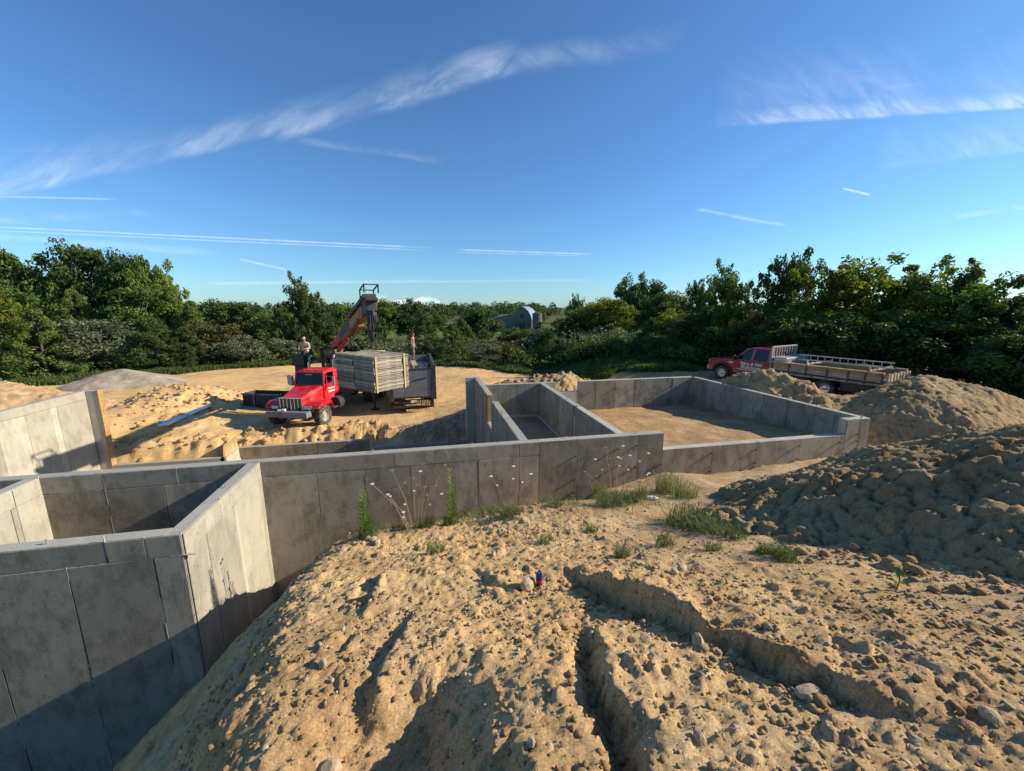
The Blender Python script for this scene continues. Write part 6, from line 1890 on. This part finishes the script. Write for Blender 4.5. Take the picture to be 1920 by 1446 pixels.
    text_mesh('lettering', 'McKinney', 0.235, M['white'], P, (3.52, 0.946, 0.90), (R(90), 0, R(180)), 0.25, 0.007, 1.12)
    MB().span(2.82, 4.24, 0.944, 0.948, 0.755, 0.785).build('lettering_line', M['white'], P)
    # frame and underbody
    ch = MB()
    for s in (-1, 1): ch.span(-2.0, 5.6, s * 0.36, s * 0.46, 0.58, 0.78)
    ch.span(-0.1, 0.1, -0.8, 0.8, 0.34, 0.50)
    ch.build('chassis', M['dark_steel'], P, 0.01)
    for s in (-1, 1):
        MB().span(-1.75, -0.62, s * 0.62, s * 1.06, 0.42, 0.86).build('tool_box', M['dark_steel'], P, 0.015)
        MB().span(0.75, 2.3, s * 0.6, s * 1.0, 0.55, 0.86).build('fuel_tank', M['dark_steel'], P, 0.02)
    # bed
    MB().span(-2.13, 2.36, -1.18, 1.18, 0.88, 1.0).build('bed_floor', M['dark_steel'], P, 0.01)
    for s in (-1, 1):
        for k, (za, zb) in enumerate(((1.0, 1.17), (1.18, 1.37))):
            for (xa, xb) in ((-2.1, -0.9), (-0.895, 0.75), (0.755, 2.34)):
                MB().span(xa, xb, s * 1.14, s * 1.18, za, zb).build('side_board', M['wood_form'] if k == 0 else M['wood_buck'], P, 0.005)
        MB().span(-2.11, 2.34, s * 1.10, s * 1.22, 1.375, 1.425).build('top_board', M['wood_pale'], P, 0.005)
        for x in (-2.06, -1.5, -0.9, -0.1, 0.75, 1.5, 2.28):
            MB().span(x - 0.035, x + 0.035, s * 1.18, s * 1.215, 0.86, 1.372).build('stake', M['rust'], P, 0.004)
        MB().span(-2.13, 2.36, s * 1.18, s * 1.21, 0.84, 0.93).build('bed_rail', M['wood_form'], P, 0.006)
    for j in range(8):
        y = -1.05 + j * 0.3
        MB().span(-2.24, -2.17, y - 0.07, y + 0.07, 0.86, 1.36 + 0.03 * (j % 2)).build('tail_board', M['wood_pale'], P, 0.005)
    for z in (0.95, 1.2):
        MB().span(-2.17, -2.13, -1.16, 1.16, z, z + 0.09).build('tail_rail', M['wood_pale'], P, 0.005)
    # white headboard rack
    hb = MB()
    for z in (1.02, 1.55, 2.08): hb.span(2.36, 2.42, -1.15, 1.15, z, z + 0.07)
    for y in (-1.12, 1.12): hb.span(2.36, 2.42, y - 0.05, y + 0.05, 1.0, 2.15)
    hb.build('headboard', M['dull_white'], P, 0.006)
    for k in range(9):
        y = -0.95 + k * 0.2375
        MB().span(2.37, 2.41, y - 0.025, y + 0.025, 1.62, 2.08).build('headboard_bar', M['dull_white'], P, 0.004)
    MB().span(1.72, 2.32, -1.05, 1.05, 1.02, 1.62).build('tool_chest', M['galv'], P, 0.02)
    for x in (-1.6, 0.75):
        MB().bar((x, -1.18, 1.46), (x, 1.18, 1.46), 0.07).bar((x, 1.14, 1.40), (x + 0.02, 1.14, 1.62), 0.05).build('cross_bar', M['wood_pale'], P)
    return P


PICK = pickup()
ld = empty('ladder', PICK.matrix_basis @ Vector((-0.7, 0.35, 1.52)), PICK.rotation_euler.z)
tag(ld, 'long aluminium ladder lying on edge along the top of the pickup bed', 'ladder')
for z in (0.0, 0.24):
    MB().span(-1.4, 2.2, -0.02, 0.02, z, z + 0.05).build('rail', M['galv'], ld, 0.004)
for i in range(12):
    MB().cyl((-1.3 + i * 0.3, 0, 0.05), (-1.3 + i * 0.3, 0, 0.24), 0.018, n=8).build('rung', M['galv'], ld)


# ------------------------------------------------------------------ old barn
def barn():
    P = empty('old_barn', (38.0, 158.0, -6.6), R(-26))
    P.location.z = gz(38.0, 158.0) + 0.6
    P.scale = (0.86, 0.86, 0.86)
    tag(P, 'old grey barn with a pointed arched roof and a white metal lean-to', 'barn')
    pro = [(-4.6, 0), (4.6, 0), (4.6, 4.6), (4.1, 6.6), (3.0, 8.4), (1.5, 9.8), (0, 10.6), (-1.5, 9.8), (-3.0, 8.4), (-4.1, 6.6), (-4.6, 4.6)]
    MB().prism(pro, 'Y', 0, 15).build('wall', M['barn'], P)
    top = pro[2:]
    for i in range(len(top) - 1):
        a, b = Vector((top[i][0], 0, top[i][1])), Vector((top[i + 1][0], 0, top[i + 1][1]))
        n = Vector((-(b - a).z, 0, (b - a).x)).normalized()
        if n.z < 0 or n.dot(a) < 0: n = -n
        r = [a + n * 0.02, b + n * 0.02, b + n * 0.16, a + n * 0.16]
        MB().loft([[p + Vector((0, -0.5, 0)) for p in r], [p + Vector((0, 15.5, 0)) for p in r]]).build('roof', M['barn_roof'], P)
    MB().span(-1.4, 1.4, -0.10, -0.02, 0, 3.2).build('door', M['barn_dark'], P)
    for s in (-1, 1): MB().span(s * 2.6, s * 3.6, -0.08, -0.02, 1.6, 2.6).build('window', M['barn_dark'], P)
    MB().span(-0.8, 0.8, -0.08, -0.02, 5.6, 7.2).build('loft_door', M['barn_dark'], P)
    for i in range(11):
        x = -4.2 + i * 0.84
        MB().span(x - 0.04, x + 0.04, -0.06, -0.005, 0, 4.4).build('batten', M['barn_dark'], P)
    MB().prism([(-16, 0), (-4.62, 0), (-4.62, 6.4), (-5.2, 6.6), (-16, 4.6)], 'Y', 3, 14).build('lean_to', M['barn'], P)
    MB().hexa([(-16.5, 2.5, 4.62), (-4.9, 2.5, 7.2), (-4.9, 14.5, 7.2), (-16.5, 14.5, 4.62)], [(-16.5, 2.5, 4.8), (-4.9, 2.5, 7.4), (-4.9, 14.5, 7.4), (-16.5, 14.5, 4.8)]).build('lean_to_roof', M['white_roof'], P)
    s = empty('silo', P.location + Vector((4.9, -5.0, 0)))
    tag(s, 'short round grey silo standing right in front of the barn gable', 'silo')
    MB().cyl((0, 0, 0), (0, 0, 6.6), 1.9, n=28).build('shell', M['barn'], s)
    for z in (1, 2.2, 3.4, 4.6, 5.8): MB().lathe([(1.9, z - 0.05), (1.96, z - 0.05), (1.96, z + 0.05), (1.9, z + 0.05)], (0, 0, 0), 'Z', 28).build('hoop', M['barn_dark'], s)
    MB().cyl((0, 0, 6.6), (0, 0, 7.2), 1.95, 0.4, 28).build('cap', M['barn_dark'], s)


M['barn'] = mat_wood('barn_boards', (0.24, 0.225, 0.205), (0.13, 0.12, 0.11), 0.3)
M['barn_dark'] = mat_plain('barn_dark', (0.06, 0.055, 0.05), 0.9)
M['barn_roof'] = mat_plain('barn_roof_metal', (0.28, 0.31, 0.36), 0.5, 0.2, noise=0.15, nscale=0.6)
M['white_roof'] = mat_plain('white_roof_metal', (0.72, 0.74, 0.77), 0.4, 0.0, noise=0.08, nscale=0.5)
barn()


# ------------------------------------------------------------------ people
def skin_body(edges, pts, rad, root, mats, assign, name, loc, rz, sub=2):
    me = bpy.data.meshes.new('tmp_body')
    keys = list(pts); ix = {k: i for i, k in enumerate(keys)}
    me.from_pydata([pts[k] for k in keys], [(ix[a], ix[b]) for a, b in edges], [])
    o = bpy.data.objects.new('tmp_body', me); COL.objects.link(o)
    md = o.modifiers.new('skin', 'SKIN')
    sk = me.skin_vertices[0].data
    for k in keys:
        r_ = rad[k]; sk[ix[k]].radius = r_ if isinstance(r_, tuple) else (r_, r_)
        sk[ix[k]].use_root = (k == root)
    sb = o.modifiers.new('sub', 'SUBSURF'); sb.levels = sub; sb.render_levels = sub
    dg = bpy.context.evaluated_depsgraph_get(); dg.update()
    m2 = bpy.data.meshes.new_from_object(o.evaluated_get(dg))
    bpy.data.objects.remove(o)
    m2.materials.clear()
    for m in mats: m2.materials.append(m)
    for p in m2.polygons:
        p.use_smooth = True
        p.material_index = assign(p.center)
    return m2


def hand(pts, edges, rad, w, side, d, nm):
    """palm and five short fingers from wrist joint w along direction d"""
    d = Vector(d).normalized(); s = Vector(side).normalized()
    palm = Vector(pts[w]) + d * 0.06
    pts[nm + 'p'] = tuple(palm); rad[nm + 'p'] = (0.030, 0.018); edges.append((w, nm + 'p'))
    for i in range(4):
        o = (i - 1.5) * 0.018; l = (0.070, 0.080, 0.075, 0.060)[i]
        a = palm + s * o + d * 0.035; b = a + d * l * 0.5 + Vector((0, 0, -0.01)); c = b + d * l * 0.3 + Vector((0, 0, -0.03))
        for t, q, r_ in (('a', a, 0.010), ('b', b, 0.009), ('c', c, 0.007)):
            pts[nm + str(i) + t] = tuple(q); rad[nm + str(i) + t] = r_
        edges += [(nm + 'p', nm + str(i) + 'a'), (nm + str(i) + 'a', nm + str(i) + 'b'), (nm + str(i) + 'b', nm + str(i) + 'c')]
    t0 = Vector(pts[w]) + d * 0.035 + s * 0.03; t1 = t0 + d * 0.035 + s * 0.025
    pts[nm + 't0'] = tuple(t0); pts[nm + 't1'] = tuple(t1); rad[nm + 't0'] = 0.011; rad[nm + 't1'] = 0.009
    edges += [(w, nm + 't0'), (nm + 't0', nm + 't1')]


def worker_standing(loc, rz):
    root = empty('person', loc, rz)
    tag(root, 'shirtless person in khaki shorts standing on the load of the grey box', 'person')
    p = {'hip': (0, 0, 0.93), 'bel': (0, 0.01, 1.08), 'che': (0, 0.0, 1.30), 'nk0': (0, 0.0, 1.45), 'nk': (0, -0.02, 1.53), 'hd': (0, -0.035, 1.62), 'hd2': (0, -0.02, 1.73)}
    r_ = {'hip': (0.165, 0.12), 'bel': (0.145, 0.105), 'che': (0.185, 0.12), 'nk0': (0.10, 0.075), 'nk': 0.055, 'hd': (0.078, 0.095), 'hd2': (0.066, 0.08)}
    e = [('hip', 'bel'), ('bel', 'che'), ('che', 'nk0'), ('nk0', 'nk'), ('nk', 'hd'), ('hd', 'hd2')]
    for s, n in ((-1, 'l'), (1, 'r')):
        p.update({n + 'sh': (s * 0.20, 0, 1.40), n + 'el': (s * 0.27, 0.03, 1.12), n + 'wr': (s * 0.25, -0.10, 0.90), n + 'th': (s * 0.10, 0, 0.86), n + 'kn': (s * 0.12, -0.03 + 0.05 * s, 0.50), n + 'an': (s * 0.13, 0.03 + 0.05 * s, 0.09), n + 'to': (s * 0.15, -0.14 + 0.05 * s, 0.035)})
        r_.update({n + 'sh': 0.068, n + 'el': 0.045, n + 'wr': 0.030, n + 'th': 0.105, n + 'kn': 0.062, n + 'an': 0.042, n + 'to': (0.045, 0.03)})
        e += [('nk0', n + 'sh'), (n + 'sh', n + 'el'), (n + 'el', n + 'wr'), ('hip', n + 'th'), (n + 'th', n + 'kn'), (n + 'kn', n + 'an'), (n + 'an', n + 'to')]
        hand(p, e, r_, n + 'wr', (0, 1, 0), (0, -0.25, -1), n + 'h')
    me = skin_body(e, p, r_, 'hip', [M['skin'], M['shorts'], M['bark']], lambda c: 1 if (0.52 < c.z < 1.03 and abs(c.x) < 0.215 and c.y > -0.16) else (2 if c.z < 0.11 else 0), 'body', loc, rz)
    link('body', me, root)
    face(root, (0, -0.035, 1.645))
    hair = MB()
    bm = bmesh.new(); bmesh.ops.create_uvsphere(bm, u_segments=14, v_segments=9, radius=1.0)
    vs = [(v.co.x * 0.088, v.co.y * 0.106 - 0.018, 1.70 + v.co.z * 0.085) for v in bm.verts]; fs = [tuple(v.index for v in f.verts) for f in bm.faces]; bm.free()
    fs = [f for f in fs if not (sum(vs[i][1] for i in f) / len(f) < -0.05 and sum(vs[i][2] for i in f) / len(f) < 1.72)]
    hair.add(vs, fs).build('hair', M['hair'], root, smooth=True)


def face(root, c):
    x, y, z = c
    MB().add([(x - 0.013, y - 0.088, z - 0.02), (x + 0.013, y - 0.088, z - 0.02), (x, y - 0.092, z + 0.025), (x, y - 0.118, z - 0.016)], [(0, 1, 3), (1, 2, 3), (2, 0, 3), (0, 2, 1)]).build('nose', M['skin'], root)
    for s in (-1, 1):
        MB().lathe([(0.002, -0.005), (0.010, 0.0), (0.002, 0.005)], (x + s * 0.030, y - 0.088, z + 0.022), 'Y', 8).build('eye', M['hair'], root)
        MB().lathe([(0.003, -0.008), (0.026, 0.0), (0.003, 0.008)], (x + s * 0.082, y + 0.01, z), 'X', 8).build('ear', M['skin'], root)
    MB().box((x, y - 0.089, z - 0.048), (0.045, 0.008, 0.008)).build('mouth', M['red_dull'], root)


def operator(loc, rz):
    root = empty('person', loc, rz)
    tag(root, 'person in a tan shirt and cap sitting on the crane operator seat', 'person')
    p = {'hip': (0, 0.02, 0.10), 'bel': (0, 0.02, 0.25), 'che': (0, 0.0, 0.47), 'nk0': (0, -0.01, 0.61), 'nk': (0, -0.03, 0.69), 'hd': (0, -0.05, 0.78), 'hd2': (0, -0.03, 0.88)}
    r_ = {'hip': (0.17, 0.13), 'bel': (0.16, 0.12), 'che': (0.19, 0.125), 'nk0': (0.11, 0.08), 'nk': 0.056, 'hd': (0.078, 0.095), 'hd2': (0.066, 0.08)}
    e = [('hip', 'bel'), ('bel', 'che'), ('che', 'nk0'), ('nk0', 'nk'), ('nk', 'hd'), ('hd', 'hd2')]
    for s, n in ((-1, 'l'), (1, 'r')):
        p.update({n + 'sh': (s * 0.21, 0, 0.56), n + 'el': (s * 0.29, -0.10, 0.30), n + 'wr': (s * 0.16, -0.33, 0.30), n + 'th': (s * 0.12, -0.05, 0.10), n + 'kn': (s * 0.15, -0.46, 0.13), n + 'an': (s * 0.15, -0.50, -0.34), n + 'to': (s * 0.16, -0.66, -0.40)})
        r_.update({n + 'sh': 0.078, n + 'el': 0.055, n + 'wr': 0.032, n + 'th': 0.10, n + 'kn': 0.070, n + 'an': 0.05, n + 'to': (0.045, 0.035)})
        e += [('nk0', n + 'sh'), (n + 'sh', n + 'el'), (n + 'el', n + 'wr'), ('hip', n + 'th'), (n + 'th', n + 'kn'), (n + 'kn', n + 'an'), (n + 'an', n + 'to')]
        hand(p, e, r_, n + 'wr', (-s, 0, 0), (-0.2 * s, -1, 0), n + 'h')
    def asg(c):
        if c.z > 0.645: return 0
        if c.y < -0.27 and c.z > 0.22: return 0
        if c.z < -0.33: return 3
        if c.z < 0.15 or (c.y < -0.16 and c.z < 0.22): return 2
        return 1
    me = skin_body(e, p, r_, 'hip', [M['skin'], M['shirt'], M['jeans'], M['bark']], asg, 'body', loc, rz)
    link('body', me, root)
    face(root, (0, -0.05, 0.805))
    cap = MB(); bm = bmesh.new(); bmesh.ops.create_uvsphere(bm, u_segments=14, v_segments=8, radius=1.0)
    vs = [(v.co.x * 0.09, v.co.y * 0.108 - 0.035, 0.855 + v.co.z * 0.09) for v in bm.verts]; fs = [tuple(v.index for v in f.verts) for f in bm.faces]; bm.free()
    fs = [f for f in fs if sum(vs[i][2] for i in f) / len(f) > 0.85]
    cap.add(vs, fs); cap.box((0, -0.17, 0.858), (0.14, 0.12, 0.012)).build('cap', M['shirt'], root, smooth=False)


worker_standing(TRAILER.matrix_basis @ Vector((0.15, 4.6, 2.20)), TRA + R(75))
operator(TM @ Vector((-1.75, 4.33, 3.0)), R(-19.4 + 8))


# ------------------------------------------------------------------ litter and small things
def drinks_can(x, y):
    o = empty('drinks_can', (x, y, gz(x, y)), 0.4); o.rotation_euler = (R(8), R(-10), 0.4)
    tag(o, 'small blue and red drinks can standing in the sand beside a tan stone', 'can')
    MB().lathe([(0.001, 0.0), (0.024, 0.0), (0.032, 0.012), (0.032, 0.135), (0.026, 0.155), (0.024, 0.158), (0.022, 0.152), (0.001, 0.152)], (0, 0, 0), 'Z', 20).build('body', M['can'], o, smooth=False)
    MB().lathe([(0.0322, 0.045), (0.0335, 0.045), (0.0335, 0.085), (0.0322, 0.085)], (0, 0, 0), 'Z', 20).build('red_band', M['red'], o)
    MB().box((0.004, 0, 0.156), (0.018, 0.010, 0.003)).build('tab', M['galv'], o)


M['can'] = mat_plain('can_blue', (0.02, 0.05, 0.28), 0.3, 0.6)
drinks_can(0.99, 3.33)


def bottle(x, y):
    o = empty('plastic_bottle', (x, y, gz(x, y) + 0.045)); o.rotation_euler = (R(90), R(12), R(62))
    tag(o, 'crumpled clear plastic bottle lying among the weeds by the wall step', 'bottle')
    prof = [(0.001, 0), (0.036, 0.004), (0.038, 0.02), (0.034, 0.05), (0.038, 0.07), (0.033, 0.10), (0.038, 0.125), (0.037, 0.15), (0.024, 0.185), (0.014, 0.20), (0.013, 0.215), (0.001, 0.215)]
    MB().lathe(prof, (0, 0, 0), 'Z', 18).build('body', M['pet'], o, smooth=False)
    MB().cyl((0, 0, 0.205), (0, 0, 0.225), 0.016, n=14).build('cap', M['white'], o)
    MB().lathe([(0.0385, 0.06), (0.0392, 0.06), (0.0392, 0.11), (0.0385, 0.11)], (0, 0, 0), 'Z', 18).build('wrapper', M['white'], o)


M['pet'] = mat_plain('clear_plastic', (0.62, 0.64, 0.66), 0.15, 0.0)
bottle(3.87, 6.17)


def litter(x, y):
    o = empty('snack_wrapper', (x, y, gz(x, y) + 0.02)); o.rotation_euler = (R(55), R(10), R(20))
    tag(o, 'torn red and white wrapper with a green edge on the sand', 'wrapper')
    MB().add([(-0.05, 0, -0.02), (0.02, 0.012, -0.02), (0.05, -0.01, 0.03), (0.0, 0.015, 0.07), (-0.045, 0.0, 0.05)], [(0, 1, 4), (1, 3, 4), (1, 2, 3)]).build('red_side', M['red'], o)
    MB().add([(-0.052, -0.004, -0.02), (-0.01, 0.004, 0.01), (-0.045, -0.004, 0.052), (-0.085, 0.0, 0.02)], [(0, 1, 2), (0, 2, 3)]).build('white_side', M['white'], o)
    MB().add([(-0.045, 0.0, 0.05), (0.0, 0.014, 0.07), (0.0, -0.01, 0.10), (-0.05, -0.01, 0.085)], [(0, 1, 2), (0, 2, 3)]).build('green_edge', M['green'], o)


M['green'] = mat_plain('green_print', (0.03, 0.25, 0.03), 0.5)
litter(0.15, 4.60)

bd = MB().box((0, 0, 0), (0.36, 3.9, 0.05)).build('foam_board', M['white'], None, 0.006)
za, zb_ = gz(-11.05, 20.0), gz(-11.1, 23.6)
bd.location = (-11.3, 21.3, max(gz(-11.3, 21.3), (za + zb_) / 2) + 0.05)
bd.rotation_euler = (math.atan2(zb_ - za, 3.6) * 0.6, 0, R(1))
tag(bd, 'long white board lying on the dirt between far left wall and truck', 'board')

for i, (x, y, rz, ln, lb) in enumerate(((-0.6, 18.9, 0.35, 1.6, 'thin pale lath on the sand left of the gravel patch'), (-9.5, 20.4, -0.9, 1.1, 'short pale lath near the foot of the outrigger'))):
    o = MB().box((0, 0, 0), (ln, 0.06, 0.025)).build('lath', M['wood_pale'], None, 0.003)
    o.location = (x, y, gz(x, y) + 0.03); o.rotation_euler = (0, 0.02, rz); tag(o, lb, 'lath')


def seedling(x, y):
    o = empty('weed_seedling', (x, y, gz(x, y))); tag(o, 'small broad-leaved weed alone at the foot of the clay mound', 'weed')
    MB().tube([(0, 0, -0.01), (0.01, 0, 0.10), (0.0, 0.01, 0.22)], [0.005, 0.004, 0.002], 5).build('stem', M['weed'], o)
    for k in range(11):
        a = k * 2.4; z = 0.05 + 0.017 * k; l = 0.085 - 0.003 * k; c, s = math.cos(a), math.sin(a)
        MB().add([(0, 0, z), (c * l * 0.5 - s * 0.02, s * l * 0.5 + c * 0.02, z + 0.02), (c * l, s * l, z + 0.01), (c * l * 0.5 + s * 0.02, s * l * 0.5 - c * 0.02, z + 0.02)], [(0, 1, 2, 3)]).build('leaf', M['weed'], o)


seedling(3.75, 2.2)
